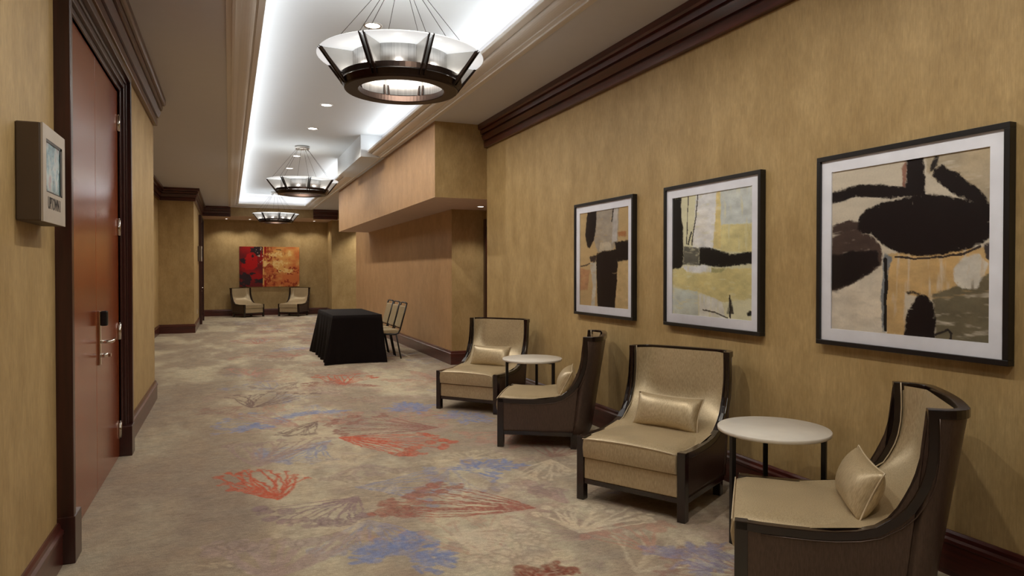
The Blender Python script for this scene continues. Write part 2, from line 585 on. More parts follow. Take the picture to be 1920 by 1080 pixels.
MOTIFS = [
    ('fan', (0.21, 7.74), [(-0.06, 8.52), (0.41, 8.7), (1.01, 8.34)], 11, (112, 92, 90), 0.85, 0.010, 0.035),
    ('fan', (1.79, 6.1), [(0.89, 6.03), (0.83, 6.54), (1.01, 6.82), (1.45, 6.91)], 15, (142, 88, 82), 0.80, 0.009, 0.050),
    ('fan', (0.88, 6.08), [(1.22, 5.33), (1.45, 5.27), (1.71, 5.57), (1.72, 5.9)], 17, (196, 84, 62), 0.90, 0.011, 0.050),
    ('fan', (0.2, 5.4), [(-0.06, 6.23), (0.37, 6.16), (0.89, 6.01)], 11, (158, 136, 130), 0.75, 0.018, 0.050),
    ('fan', (0.28, 4.57), [(-0.06, 5.18), (0.03, 4.8), (0.0, 5.4), (0.14, 5.31), (0.35, 5.17), (0.5, 4.98)], 15, (198, 84, 58), 0.92, 0.014, 0.035),
    ('fan', (0.76, 4.42), [(0.19, 4.42), (0.25, 4.19), (0.42, 4.03), (0.59, 3.99), (0.72, 4.04)], 12, (140, 118, 122), 0.85, 0.009, 0.045),
    ('fan', (1.72, 3.8), [(0.84, 4.01), (0.81, 4.16), (0.98, 4.26), (1.34, 4.49)], 18, (156, 90, 78), 0.85, 0.010, 0.050),
    ('fan', (0.18, 3.41), [(-0.08, 3.83), (0.1, 3.93), (0.45, 3.82), (0.73, 3.77)], 12, (166, 146, 140), 0.75, 0.022, 0.060),
    ('burst', (0.83, 3.42), [(0.54, 3.47), (0.7, 3.62), (0.92, 3.68), (1.05, 3.33), (0.88, 3.21)], 22, (112, 132, 186), 0.85, 0.016, 0.035),
    ('fan', (1.79, 3.35), [(1.68, 3.72), (1.89, 3.78), (2.11, 3.71), (2.31, 3.53), (2.31, 3.34)], 13, (212, 198, 172), 0.85, 0.013, 0.040),
    ('burst', (1.72, 4.71), [(1.5, 4.77), (1.72, 5.03), (1.89, 4.89), (2.09, 4.68), (1.67, 4.43)], 20, (112, 132, 186), 0.85, 0.014, 0.035),
    ('fan', (2.28, 4.73), [(1.85, 4.46), (1.92, 4.26), (2.21, 4.34), (2.31, 4.37)], 11, (206, 190, 164), 0.80, 0.012, 0.035),
    ('fan', (1.95, 3.81), [(1.9, 4.27), (1.86, 4.04), (2.04, 4.09)], 12, (160, 128, 128), 0.60, 0.018, 0.050),
    ('burst', (2.19, 2.82), [(1.95, 3.03), (2.14, 2.97), (2.41, 2.92), (2.3, 2.67), (2.01, 2.7)], 26, (124, 128, 168), 0.70, 0.014, 0.035),
    ('fan', (1.35, 8.86), [(1.02, 9.81), (1.31, 9.8), (1.59, 9.73), (1.91, 9.39)], 12, (196, 86, 62), 0.85, 0.012, 0.050),
    ('fan', (1.78, 8.59), [(0.83, 8.98), (0.92, 9.21), (1.29, 9.2)], 13, (150, 100, 90), 0.80, 0.010, 0.050),
    ('fan', (0.83, 9.34), [(0.18, 9.17), (0.41, 8.78), (0.76, 8.84)], 9, (130, 112, 110), 0.60, 0.010, 0.040),
    ('burst', (2.14, 6.45), [(1.88, 6.48), (2.08, 6.76), (2.39, 6.55), (2.34, 6.16), (2.0, 6.15)], 20, (118, 134, 184), 0.75, 0.016, 0.040),
    ('burst', (1.77, 7.1), [(1.51, 7.05), (1.74, 7.43), (1.99, 7.26), (1.81, 6.79)], 18, (112, 134, 190), 0.75, 0.018, 0.040),
    ('burst', (0.8, 7.18), [(0.33, 7.0), (0.55, 7.31), (0.87, 7.32), (1.14, 7.18)], 20, (118, 138, 192), 0.75, 0.018, 0.050),
    ('burst', (0.22, 6.79), [(0.04, 6.64), (0.18, 6.93), (0.4, 6.65)], 16, (112, 134, 190), 0.75, 0.018, 0.040),
    ('fan', (0.78, 6.81), [(0.34, 6.4), (0.5, 6.32), (0.7, 6.3)], 9, (112, 92, 90), 0.75, 0.009, 0.035),
    ('fan', (1.94, 8.89), [(1.91, 9.09), (2.18, 9.02), (2.44, 8.77)], 10, (190, 140, 124), 0.60, 0.012, 0.050),
    ('fan', (0.27, 10.17), [(-0.01, 10.9), (0.36, 10.93), (0.79, 10.46)], 10, (196, 140, 126), 0.70, 0.012, 0.050),
    ('fan', (0.89, 5.15), [(0.48, 5.42), (0.68, 5.45), (1.05, 5.44)], 9, (206, 190, 160), 0.60, 0.016, 0.050),
    ('fan', (0.92, 5.14), [(0.53, 4.83), (0.75, 4.81), (1.1, 4.87), (1.24, 4.82)], 10, (160, 142, 134), 0.60, 0.016, 0.050),
    ('fan', (1.71, 5.0), [(1.32, 4.97), (1.56, 5.22), (1.87, 5.19), (2.02, 4.87)], 11, (206, 190, 160), 0.60, 0.016, 0.050),
    ('fan', (1.14, 3.6), [(1.49, 3.59), (1.57, 3.34), (1.4, 3.11), (1.14, 3.16)], 16, (210, 196, 172), 0.75, 0.018, 0.070),
    ('fan', (1.32, 2.92), [(1.29, 3.03), (1.45, 3.01), (1.56, 2.92)], 10, (130, 60, 45), 0.90, 0.014, 0.040),
    ('fan', (1.09, 12.17), [(-0.01, 12.16), (0.35, 13.14), (1.48, 12.5)], 10, (186, 128, 112), 0.65, 0.016, 0.060),
    ('burst', (1.28, 13.21), [(0.61, 13.03), (1.03, 13.7), (1.96, 13.22)], 18, (124, 138, 186), 0.60, 0.020, 0.060),
    ('fan', (0.49, 14.55), [(-0.01, 15.32), (0.42, 15.88), (1.14, 15.2)], 10, (176, 104, 92), 0.65, 0.016, 0.060),
    ('fan', (1.06, 17.32), [(0.22, 17.06), (0.84, 17.73), (1.82, 17.49)], 9, (170, 120, 112), 0.60, 0.018, 0.070),
    ('fan', (1.68, 18.79), [(0.51, 19.27), (1.21, 19.77), (2.29, 19.33)], 9, (184, 128, 116), 0.60, 0.020, 0.080),
    ('fan', (2.44, 9.77), [(2.45, 9.22), (2.57, 8.82), (2.37, 8.61)], 9, (190, 140, 124), 0.50, 0.012, 0.050),
    ('fan', (0.59, 6.64), [(0.4, 7.37), (0.04, 7.52), (-0.01, 7.4)], 9, (168, 128, 120), 0.50, 0.016, 0.050),
]


def paint_art(k, nx, ny):
    A = ART[k]
    v, u = np.meshgrid(np.linspace(0, 1, ny), np.linspace(0, 1, nx), indexing='ij')
    img = np.zeros((ny, nx, 3), np.float32)
    img[:] = lin(A['bg'])
    nu = (fbm(u * 14, v * 14, 5 + k) - 0.5)
    nv = (fbm(u * 14, v * 14, 25 + k) - 0.5)
    img *= (0.88 + 0.24 * fbm(u * 7, v * 22, 3 + k))[..., None]
    for i, (c, pts) in enumerate(A['polys']):
        dark = sum(c) < 150
        # several ragged passes of the brush, so that edges stay dry and broken
        cov = np.zeros(u.shape, np.float32)
        for q in range(5):
            am = 0.004 + 0.006 * q
            pu = (fbm(u * 55, v * 55, 200 + 7 * q + i) - 0.5) * am * 2 + nu * 0.02
            pv = (fbm(u * 55, v * 55, 240 + 7 * q + i) - 0.5) * am * 2 + nv * 0.02
            cov += in_poly(u + pu, v + pv, pts) / 5.0
        dry = fbm(u * 46, v * 7, 60 + i) if i % 2 else fbm(u * 9, v * 46, 60 + i)
        cov = np.clip((cov - 0.15) * 1.25, 0, 1) * np.clip((dry - (0.06 if dark else 0.12)) * (9 if dark else 3.6), 0, 1)
        t = 0.92 + 0.16 * fbm(u * 20, v * 9, 90 + i) if dark else 0.74 + 0.50 * fbm(u * 12, v * 22, 90 + i)
        t = t[..., None] * (1 + (0 if dark else 0.10) * (fbm(u * 5, v * 5, 300 + i) - 0.5)[..., None] * np.array([1.0, 0.2, -1.2]))
        img = img * (1 - cov[..., None]) + np.array(lin(c)) * t * cov[..., None]
    for c, w, pts in A['lines']:
        for p, q in zip(pts[:-1], pts[1:]):
            d, _ = seg_dist(u + nu * 0.02, v + nv * 0.02, p, q)
            img[d < w] = lin(c)
    return img


def paint_canvas(nx, ny):
    v, u = np.meshgrid(np.linspace(0, 1, ny), np.linspace(0, 1, nx), indexing='ij')
    n1 = fbm(u * 6, v * 5, 11, 5); n2 = fbm(u * 14, v * 12, 21, 4); n3 = fbm(u * 40, v * 26, 31, 3); n4 = fbm(u * 4, v * 4, 41, 4)
    img = np.zeros((ny, nx, 3), np.float32)
    gold = np.array(lin((222, 166, 92))); orange = np.array(lin((200, 110, 58))); rust = np.array(lin((150, 52, 24)))
    pale = np.array(lin((232, 192, 124))); red = np.array(lin((156, 12, 14))); dred = np.array(lin((104, 20, 22))); ink = np.array(lin((44, 26, 32)))
    t = np.clip((n1 - 0.35) * 3.2 + (v - 0.5) * 0.7, 0, 1)[..., None]
    img[:] = gold * (1 - t) + orange * t
    e = np.clip(1.35 - (u - 0.38) * 4.2 + (n2 - 0.5) * 2.2, 0, 1) * np.clip((n3 - 0.36) * 5, 0, 1)
    img = img * (1 - e[..., None]) + rust * e[..., None]
    s = ((n2 > 0.60) & (n3 > 0.50) & (v > 0.5)); img[s] = rust
    s = ((n1 < 0.40) & (n3 > 0.42)); img[s] = pale
    L = u < 0.385 + 0.02 * (n3 - 0.5)
    rr = np.clip((n4 - 0.32) * 3, 0, 1)[..., None]
    left = dred * (1 - rr) + red * rr
    core = np.hypot((u - 0.17) * 1.5, (v - 0.42)) < 0.20 + 0.25 * (n1 - 0.5)
    left[core] = lin((176, 8, 10))
    dk = ((np.hypot((u - 0.10), (v - 0.80) * 0.8) < 0.13 + 0.30 * (n2 - 0.5)) | (np.hypot((u - 0.30) * 1.2, (v - 0.14)) < 0.13 + 0.3 * (n2 - 0.5))
          | (np.hypot(u - 0.34, v - 0.85) < 0.07 + 0.2 * (n1 - 0.5)) | (np.hypot(u - 0.03, (v - 0.33)) < 0.06 + 0.2 * (n2 - 0.5)))
    left[dk] = ink
    img[L] = left[L]
    sp = L & (n3 > 0.70) & (u > 0.26) & (v < 0.45); img[sp] = lin((196, 176, 150))
    band = (np.abs(u - 0.395 - 0.02 * (n1 - 0.5)) < 0.010) & (n2 > 0.42); img[band] = lin((226, 170, 96))
    band = (np.abs(u - 0.425) < 0.016) & ((v < 0.16) | (v > 0.68)) & (n2 > 0.4); img[band] = lin((150, 22, 12))
    for a, b, w in (((0.61, 0.075), (0.69, 0.078), 0.008), ((0.66, 0.60), (0.69, 0.598), 0.006)):
        d, _ = seg_dist(u, v, a, b); img[d < w] = lin((80, 40, 26))
    return img


def colour_grid(name, img, P, mat, parent=None, attr='paint'):
    """a flat sheet of vertices that carries painted colour; P(u, v) -> point, v down"""
    ny, nx = img.shape[:2]
    co = np.zeros((ny, nx, 3), np.float32)
    v, u = np.meshgrid(np.linspace(0, 1, ny), np.linspace(0, 1, nx), indexing='ij')
    o0, ou, ov = (np.array(P(*a), float) for a in ((0, 0), (1, 0), (0, 1)))
    co[:] = o0
    co += u[..., None] * (ou - o0) + v[..., None] * (ov - o0)
    return raw_grid(name, co, img, mat, parent, attr)


def raw_grid(name, co, img, mat, parent, attr):
    ny, nx = co.shape[:2]
    i = np.arange(ny * nx).reshape(ny, nx)
    q = np.stack([i[:-1, :-1], i[1:, :-1], i[1:, 1:], i[:-1, 1:]], -1).reshape(-1, 4)
    me = bpy.data.meshes.new(name)
    me.vertices.add(ny * nx)
    me.vertices.foreach_set('co', co.astype(np.float32).ravel())
    me.loops.add(q.size)
    me.loops.foreach_set('vertex_index', q.ravel().astype(np.int32))
    me.polygons.add(len(q))
    me.polygons.foreach_set('loop_start', np.arange(0, q.size, 4, dtype=np.int32))
    me.polygons.foreach_set('loop_total', np.full(len(q), 4, np.int32))
    me.update(calc_edges=True)
    at = me.color_attributes.new(attr, 'FLOAT_COLOR', 'POINT')
    rgba = np.ones((ny * nx, 4), np.float32)
    rgba[:, :3] = img.reshape(-1, 3)
    at.data.foreach_set('color', rgba.ravel())
    me.materials.append(mat)
    me.validate()
    o = bpy.data.objects.new(name, me)
    COL.objects.link(o)
    if parent:
        o.parent = parent
    return o


def paint_motif(img, X, Y, xs, ys, kind, base, arc, n, col, alpha, sw, br, seed):
    rng = random.Random(seed)
    P = [Vector(p) for p in arc]
    b = Vector(base)
    span = max((p - b).length for p in P)
    pad = 0.15
    xa = min([p.x for p in P] + [b.x]) - pad; xb = max([p.x for p in P] + [b.x]) + pad
    ya = min([p.y for p in P] + [b.y]) - pad; yb = max([p.y for p in P] + [b.y]) + pad
    i0, i1 = np.searchsorted(ys, [ya, yb]); j0, j1 = np.searchsorted(xs, [xa, xb])
    if i1 <= i0 + 1 or j1 <= j0 + 1:
        return
    x = X[i0:i1, j0:j1]; y = Y[i0:i1, j0:j1]
    wob = 0.5
    x = x + (fbm(x * 22, y * 22, seed % 50) - 0.5) * 0.03
    y = y + (fbm(x * 22, y * 22, 50 + seed % 50) - 0.5) * 0.03
    a = np.zeros(x.shape, np.float32)
    ring = np.zeros(x.shape, np.float32)
    for k in range(n):
        s = (k + rng.uniform(-0.3, 0.3)) / max(1, n - 1) * (len(P) - 1)
        s = min(max(s, 0), len(P) - 1.001)
        h = P[int(s)].lerp(P[int(s) + 1], s - int(s))
        h = b.lerp(h, rng.uniform(0.80, 1.06))
        d = h - b
        perp = Vector((-d.y, d.x)) * rng.uniform(-0.10, 0.10)
        if kind == 'fan':
            pts = [b + d * t + perp * math.sin(math.pi * t) for t in (0, 0.25, 0.5, 0.75, 1.0)]
            for m in range(4):
                dd, tt = seg_dist(x, y, pts[m], pts[m + 1])
                w = sw * (0.80 - 0.13 * m)
                a = np.maximum(a, np.clip((w - dd) / (0.5 * sw) + 0.5, 0, 1))
            r = br * rng.uniform(0.6, 1.35)
            e = np.hypot((x - h.x) / r, (y - h.y) / (r * rng.uniform(0.8, 1.5)))
            ring = np.maximum(ring, np.clip(1 - np.abs(e - 0.92) * 6, 0, 1))
            a = np.maximum(a, np.clip((1.0 - e) * 4, 0, 1) * rng.uniform(0.6, 0.95))
            for rep in range(2):
                cx = h.x + rng.uniform(-1, 1) * r * 1.1; cy = h.y + rng.uniform(-1, 1) * r * 1.1
                e = np.hypot((x - cx) / (r * 0.55), (y - cy) / (r * 0.55))
                a = np.maximum(a, np.clip((1.0 - e) * 3, 0, 1) * 0.8)
        else:
            for rep in range(3):
                t0 = rng.uniform(0.45, 1.05)
                c = b.lerp(h, t0) + Vector((rng.uniform(-1, 1), rng.uniform(-1, 1))) * 0.05
                an = math.atan2(d.y, d.x) + rng.uniform(-0.7, 0.7)
                dirv = Vector((math.cos(an), math.sin(an))) * rng.uniform(0.015, 0.055)
                dd, tt = seg_dist(x, y, c - dirv, c + dirv)
                a = np.maximum(a, np.clip((sw * rng.uniform(0.4, 1.1) - dd) / (0.6 * sw) + 0.5, 0, 1) * rng.uniform(0.6, 1))
            dd, tt = seg_dist(x, y, b, b.lerp(h, 0.7))
            a = np.maximum(a, np.clip((0.3 * sw - dd) / (0.5 * sw) + 0.5, 0, 1) * 0.45)
    g = fbm(x * 60, y * 25, 7, 3)
    g2 = vnoise(X[i0:i1, j0:j1] * 95, Y[i0:i1, j0:j1] * 70, 13)
    a = a * alpha * np.clip(0.20 + 1.0 * g + 0.45 * g2, 0, 1)
    col = tuple(0.76 * c + 0.24 * s for c, s in zip(col, (150, 130, 115)))
    sub = img[i0:i1, j0:j1]
    sub[:] = sub * (1 - a[..., None]) + np.array(lin(col), np.float32) * (1 - 0.32 * ring[..., None]) * a[..., None]


def paint_carpet(xs, ys):
    X, Y = np.meshgrid(xs, ys)
    img = np.zeros((len(ys), len(xs), 3), np.float32)
    n1 = fbm(X * 2.6, Y * 1.1, 1, 6); n2 = fbm(X * 2.2 + 9, Y * 0.9, 2, 6); n3 = fbm(X * 6.0, Y * 5.0, 3, 5)
    sand = np.array(lin((160, 145, 127))); cream = np.array(lin((200, 188, 162))); taupe = np.array(lin((138, 122, 110))); rose = np.array(lin((166, 140, 130)))
    img[:] = sand
    # mottled field, painted darker and plainer towards the door side
    t = np.clip((n1 - 0.42) * 4, 0, 1)[..., None]; img = img * (1 - t * 0.75) + cream * t * 0.75
    t = np.clip((n2 - 0.52) * 4, 0, 1)[..., None]; img = img * (1 - t * 0.5) + taupe * t * 0.5
    t = np.clip((n3 - 0.54) * 4, 0, 1)[..., None] * np.clip((X[..., None] - 0.2), 0, 1); img = img * (1 - t * 0.5) + rose * t * 0.5
    lb = (np.clip(1.0 - (X + 0.2) * 1.1, 0, 1) * np.clip((10.5 - Y) / 4.5, 0, 1))[..., None]  # mask for the darker tone: strongest at the door side, fading further along
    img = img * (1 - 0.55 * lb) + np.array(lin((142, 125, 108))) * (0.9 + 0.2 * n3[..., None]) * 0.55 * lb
    rng = random.Random(4)
    pal = [(206, 190, 160), (160, 132, 128), (164, 146, 138), (120, 136, 184), (186, 128, 112), (142, 92, 86), (206, 192, 166)]
    # scattered pale motifs between the strong ones
    for k in range(250):
        bx = rng.uniform(0.1, 3.1); by = rng.uniform(-2.5, 23.5)
        ang = rng.uniform(0, 2 * math.pi); L = rng.uniform(0.35, 0.7)
        arc = [(bx + L * math.cos(ang + da), by + L * math.sin(ang + da)) for da in (-0.7, 0, 0.7)]
        paint_motif(img, X, Y, xs, ys, rng.choice(['fan', 'fan', 'burst']), (bx, by), arc, rng.randint(9, 15), rng.choice(pal), rng.uniform(0.35, 0.68), 0.012, 0.045, 300 + k)
    for k, m in enumerate(MOTIFS):
        kd, bs_, arc_, n_, c_, al_, sw_, br_ = m
        paint_motif(img, X, Y, xs, ys, kd, bs_, arc_, n_ + 3, c_, min(1.0, al_ * 1.2), sw_ * 1.25, br_, 1000 + k)
    # woven flecks
    fl = 0.5 * vnoise(X * 26, Y * 95, 71) + 0.5 * vnoise(X * 90, Y * 120, 72)
    img *= (0.80 + 0.40 * fl)[..., None]
    hue = (fbm(X * 9, Y * 9, 73, 3) - 0.5)[..., None]
    img *= 1 + hue * np.array([0.10, 0.01, -0.07])
    return img


def steps(a, b, d):
    return list(np.arange(a, b - 1e-6, d))


xs = np.array(steps(-1.75, -0.8, 0.06) + steps(-0.8, 3.2, 0.0078) + steps(3.2, 7.0, 0.1) + [7.0])
ys = [-4.0]
while ys[-1] < 24.3:
    y = ys[-1]
    ys.append(y + (0.12 if y < 1.9 else max(0.0078, 0.0078 * (y / 4.2) ** 1.4)))
ys = np.array(ys)
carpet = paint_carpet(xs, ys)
M['carpet'] = attr_mat('patterned_carpet', 'paint', 0.95, 'carpet', 0.1)
co = np.zeros((len(ys), len(xs), 3), np.float32)
co[..., 0] = xs[None, :]; co[..., 1] = ys[:, None]
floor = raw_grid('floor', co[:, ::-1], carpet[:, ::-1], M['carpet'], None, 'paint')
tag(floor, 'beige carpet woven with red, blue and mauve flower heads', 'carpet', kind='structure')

# ------------------------------------------------------------------ room shell
XL, XR, CZ = -0.79, 3.19, 3.40
YL, YR = 8.72, 8.58


def boxes(name, lst, mat, label, cat, kind='structure', bevel=0):
    mb = MB()
    for b in lst:
        mb.box(b[0], b[1], b[2] if len(b) > 2 else 0)
    return tag(mb.build(name, mat, None, bevel, clean=False), label, cat, kind=kind)


D1 = (4.10, 6.10, 2.85)      # first double door: y0, y1, head
D2 = (20.65, 22.13, 2.85)
boxes('wall_left', [((-1.75, -4, 0), (XL, D1[0], 3.8)), ((-1.75, D1[1], 0), (XL, YL, 3.8)), ((-1.75, D1[0], D1[2]), (XL, D1[1], 3.8))],
      M['paper'], 'gold papered wall around the red wooden double door', 'wall')
boxes('wall_left_recess', [((-1.75, YL, 0), (-1.52, 17.75, 3.8))], M['paper'], 'gold papered wall set back past the double door', 'wall')
boxes('wall_left_far', [((-1.75, 17.75, 0), (-0.77, D2[0], 3.8)), ((-1.75, D2[1], 0), (-0.77, 24.3, 3.8)), ((-1.75, D2[0], D2[2]), (-0.77, D2[1], 3.8))],
      M['paper'], 'gold papered wall block holding the distant door', 'wall')
boxes('wall_right', [((XR, -4, 0), (3.75, YR, 3.8))], M['paper'], 'long gold papered wall hung with three framed abstracts', 'wall')
boxes('wall_right_niche', [((3.75, 8.0, 0), (3.95, 10.6, 3.4))], M['paper'], 'gold papered back wall of the narrow niche', 'wall')
boxes('wall_right_far', [((XR, 10.15, 0), (3.75, 18.8, 3.4)), ((3.75, 10.6, 0), (5.2, 18.8, 3.4))], [M['paper_tan'], M['paper']], 'tan threaded wall under the bulkhead behind the stacked-back chairs', 'wall')
wf = bpy.data.objects['wall_right_far']
for p in wf.data.polygons:          # the return into the niche wears the gold paper
    if p.normal.y < -0.5:
        p.material_index = 1
boxes('wall_far', [((-0.9, 24.1, 0), (7.0, 24.35, 3.8))], M['paper'], 'gold papered end wall behind the red canvas', 'wall')
boxes('wall_far_pier', [((3.11, 23.0, 0), (7.0, 24.1, 3.4))], M['paper'], 'lit gold pier beside the end wall', 'wall')
boxes('wall_far_header', [((-0.77, 22.30, 3.13), (3.6, 24.1, 3.4), 0)], [M['paper'], M['soffit']], 'papered header dropped below the ceiling before the end wall', 'wall')
boxes('wall_right_side', [((7.0, 18.8, 0), (7.2, 24.3, 3.8))], M['paper'], 'gold papered wall of the side passage', 'wall')
boxes('wall_back', [((-1.75, -4.2, 0), (3.75, -4.0, 3.8))], M['paper'], 'gold papered wall closing the corridor', 'wall')
bulk = boxes('wall_right_bulkhead', [((2.47, YR, 2.415), (XR + 0.56, 16.98, CZ))], [M['paper_tan'], M['paper'], M['soffit']], 'tan threaded bulkhead hanging over the niche', 'bulkhead')
for p in bulk.data.polygons:
    if p.normal.z < -0.5:
        p.material_index = 2
    elif p.normal.y < -0.5:
        p.material_index = 1
for p in bpy.data.objects['wall_far_header'].data.polygons:
    if p.normal.z < -0.5:
        p.material_index = 1

boxes('ceiling', [((-1.75, -4, CZ), (TX0, 24.3, 3.85)), ((TX1, -4, CZ), (7.2, 24.3, 3.85)), ((TX0, -4, CZ), (TX1, -2.5, 3.85)), ((TX0, TY1, CZ), (TX1, 24.3, 3.85))],
      M['ceil'], 'low grey ceiling framing the lit tray', 'ceiling')
boxes('ceiling_tray', [((TX0 - 0.02, -2.6, 3.75), (TX1 + 0.02, TY1 + 0.05, 3.9))], M['tray'], 'raised white tray ceiling lit from its cove', 'ceiling')
boxes('ceiling_bulkhead', [((2.05, 11.6, 3.385), (2.46, 14.25, 3.76))], M['tray'], 'white box bulkhead cutting into the tray', 'bulkhead')

# moulding round the tray (it hides the cove)
arc = [(0.075 + 0.09 * math.sin(a), 3.412 + 0.034 * (1 - math.cos(a))) for a in np.linspace(0, math.pi / 2, 7)]
prof = [(-0.045, 3.400), (-0.045, 3.392), (0.0, 3.390), (0.0, 3.380), (0.022, 3.380), (0.022, 3.396), (0.058, 3.400), (0.058, 3.412)] + arc + \
       [(0.165, 3.455), (0.182, 3.457), (0.182, 3.446), (0.226, 3.458), (0.232, 3.462), (0.232, 3.492), (0.222, 3.492), (0.17, 3.475), (0.06, 3.43), (0.0, 3.401)]
mb = MB()
plan_sweep(mb, [(TX0, -2.5), (TX0, TY1), (TX1, TY1), (TX1, -2.5)], prof, -1)
tag(mb.build('trim_1', M['mould']), 'stepped pale plaster moulding edging the lit tray', 'moulding', kind='structure')

# crown moulding, stepped dark mahogany
cp = [(0, 3.10), (0.040, 3.10), (0.044, 3.106), (0.044, 3.170), (0.038, 3.176), (0.028, 3.178), (0.028, 3.187), (0.056, 3.190), (0.080, 3.253), (0.072, 3.259), (0.062, 3.262),
      (0.062, 3.270), (0.092, 3.273), (0.100, 3.312), (0.088, 3.318), (0.088, 3.326), (0.118, 3.330), (0.130, 3.346), (0.130, 3.399), (0, 3.399)]
n_tr = [2]


def crown(path, side, label):
    mb = MB()
    plan_sweep(mb, path, cp, side)
    o = mb.build('trim_%d' % n_tr[0], M['mahogany'])
    n_tr[0] += 1
    return tag(o, label, 'moulding', kind='structure')


crown([(XR, -4), (XR, YR - 0.001)], 1, 'stepped mahogany crown above the three framed abstracts')
crown([(XL, -4), (XL, YL)], -1, 'stepped mahogany crown above the red double door')
crown([(-1.52, YL), (-1.52, 17.75), (-0.77, 17.75), (-0.77, 22.3), (0.04, 22.3)], -1, 'mahogany crown turning around the papered wall block')
crown([(2.45, 22.3), (3.2, 22.3)], -1, 'short mahogany crown beside the dropped header')

bp = [(0, 0), (0.024, 0), (0.024, 0.150), (0.030, 0.156), (0.030, 0.172), (0.018, 0.182), (0.016, 0.200), (0.008, 0.212), (0, 0.212)]


def base(side_name, path, side, label):
    mb = MB()
    plan_sweep(mb, path, bp, side)
    return tag(mb.build('baseboard_' + side_name, M['mahogany']), label, 'baseboard', kind='structure')


base('right', [(XR, -4), (XR, YR), (3.75, YR)], 1, 'mahogany baseboard along the wall of framed abstracts')
base('right_far', [(3.69, 10.15), (XR, 10.15), (XR, 18.8)], 1, 'mahogany baseboard along the tan threaded wall')
base('left', [(XL, -4), (XL, 3.95)], -1, 'mahogany baseboard under the wall display')
base('left_end', [(XL, 6.21), (XL, YL), (-1.52, YL)], 1 * -1, 'mahogany baseboard past the red double door')
base('left_far', [(-1.52, YL + 0.03), (-1.52, 17.75), (-0.77, 17.75), (-0.77, 20.5)], -1, 'mahogany baseboard around the papered wall block')
base('far', [(-0.77, 24.1), (3.11, 24.1), (3.11, 23.0), (6.9, 23.0)], -1, 'mahogany baseboard below the red canvas')


# ------------------------------------------------------------------ double doors
def make_door(name, xw, D, label):
    y0, y1, zh = D
    root = empty(name, (xw, (y0 + y1) / 2, 0))
    tag(root, label, 'door', kind='structure')
    oy = (y0 + y1) / 2
    mb = MB()
    # casing rises in steps away from the opening
    for a, b, out in ((0.0, 0.035, 0.012), (0.035, 0.075, 0.032), (0.075, 0.10, 0.044), (0.10, 0.15, 0.072)):
        mb.box((-0.06, y0 - b - oy, 0), (out, y0 - a - oy, zh + b))
        mb.box((-0.06, y1 + a - oy, 0), (out, y1 + b - oy, zh + b))
        mb.box((-0.06, y0 - a - oy, zh + a), (out, y1 + a - oy, zh + b))
    mb.build('casing', M['casing'], root, 0.004, clean=False)
    for s in (-1, 1):
        ya = y0 - 0.154 - oy if s < 0 else y1 - 0.004 - oy
        yb = ya + 0.158
        p = MB().box((-0.055, ya, 0.0), (0.078, yb, 0.235))
        p.build('plinth_block', M['casing'], root, 0.004, clean=False)
    ym = (y0 + y1) / 2 + 0.03 - oy
    for ya, yb in ((y0 - oy + 0.003, ym - 0.0015), (ym + 0.0015, y1 - oy - 0.003)):
        MB().box((-0.055, ya, 0.008), (-0.010, yb, zh - 0.004)).build('door_leaf', M['door'], root, 0.003, clean=False)
    for z in (0.21, 0.98, 1.79, 2.60):
        h = MB()
        h.tube([(-0.002, y1 - oy - 0.003, z - 0.06), (-0.002, y1 - oy - 0.003, z + 0.06)], 0.010, 10)
        h.tube([(-0.002, y1 - oy - 0.003, z + 0.06), (-0.002, y1 - oy - 0.003, z + 0.072)], 0.006, 8)
        h.box((-0.008, y1 - oy - 0.045, z - 0.06), (-0.004, y1 - oy, z + 0.06))
        h.build('hinge', M['chrome'], root)
    yh = ym + 0.075
    hs = empty('handle_set', (0, yh, 0))
    hs.parent = root
    pl = MB().box((-0.011, -0.022, 0.83), (0.004, 0.022, 1.19)).build('back_plate', M['chrome'], hs, 0.004, clean=False)
    lk = MB().box((0.004, -0.022, 1.09), (0.045, 0.022, 1.19)).build('lock_case', M['black_frame'], hs, 0.008, clean=False)
    lv = MB()
    lv.tube([(0.0, 0, 0.985), (0.058, 0, 0.985), (0.066, 0.008, 0.985), (0.068, 0.06, 0.986), (0.066, 0.125, 0.992)], [0.012, 0.011, 0.011, 0.010, 0.009], 10)
    lv.build('lever', M['chrome'], hs)
    tt = MB()
    tt.tube([(0.0, 0, 0.895), (0.045, 0, 0.895)], 0.014, 12)
    tt.box((0.040, -0.006, 0.885), (0.060, 0.030, 0.905))
    tt.build('thumb_turn', M['chrome'], hs)
    return root


make_door('door_1', XL, D1, 'glossy red-brown wooden double door beside the near display')
make_door('door_2', -0.77, D2, 'dark-framed wooden double door far along by the end wall')

# niche door frame
r = empty('door_3', (3.75, 9.9, 0))
tag(r, 'dark wooden door frame tucked inside the niche', 'door', kind='structure')
MB().box((-0.055, 0.10, 0), (0.0, 0.20, 2.27)).box((-0.055, -1.0, 2.15), (0.0, 0.10, 2.27)).box((-0.055, -1.1, 0), (0.0, -1.0, 2.27)).build('casing', M['casing'], r, 0.004, clean=False)
MB().box((-0.02, -1.0, 0.01), (-0.001, 0.10, 2.15)).build('door_leaf', M['door'], r, clean=False)


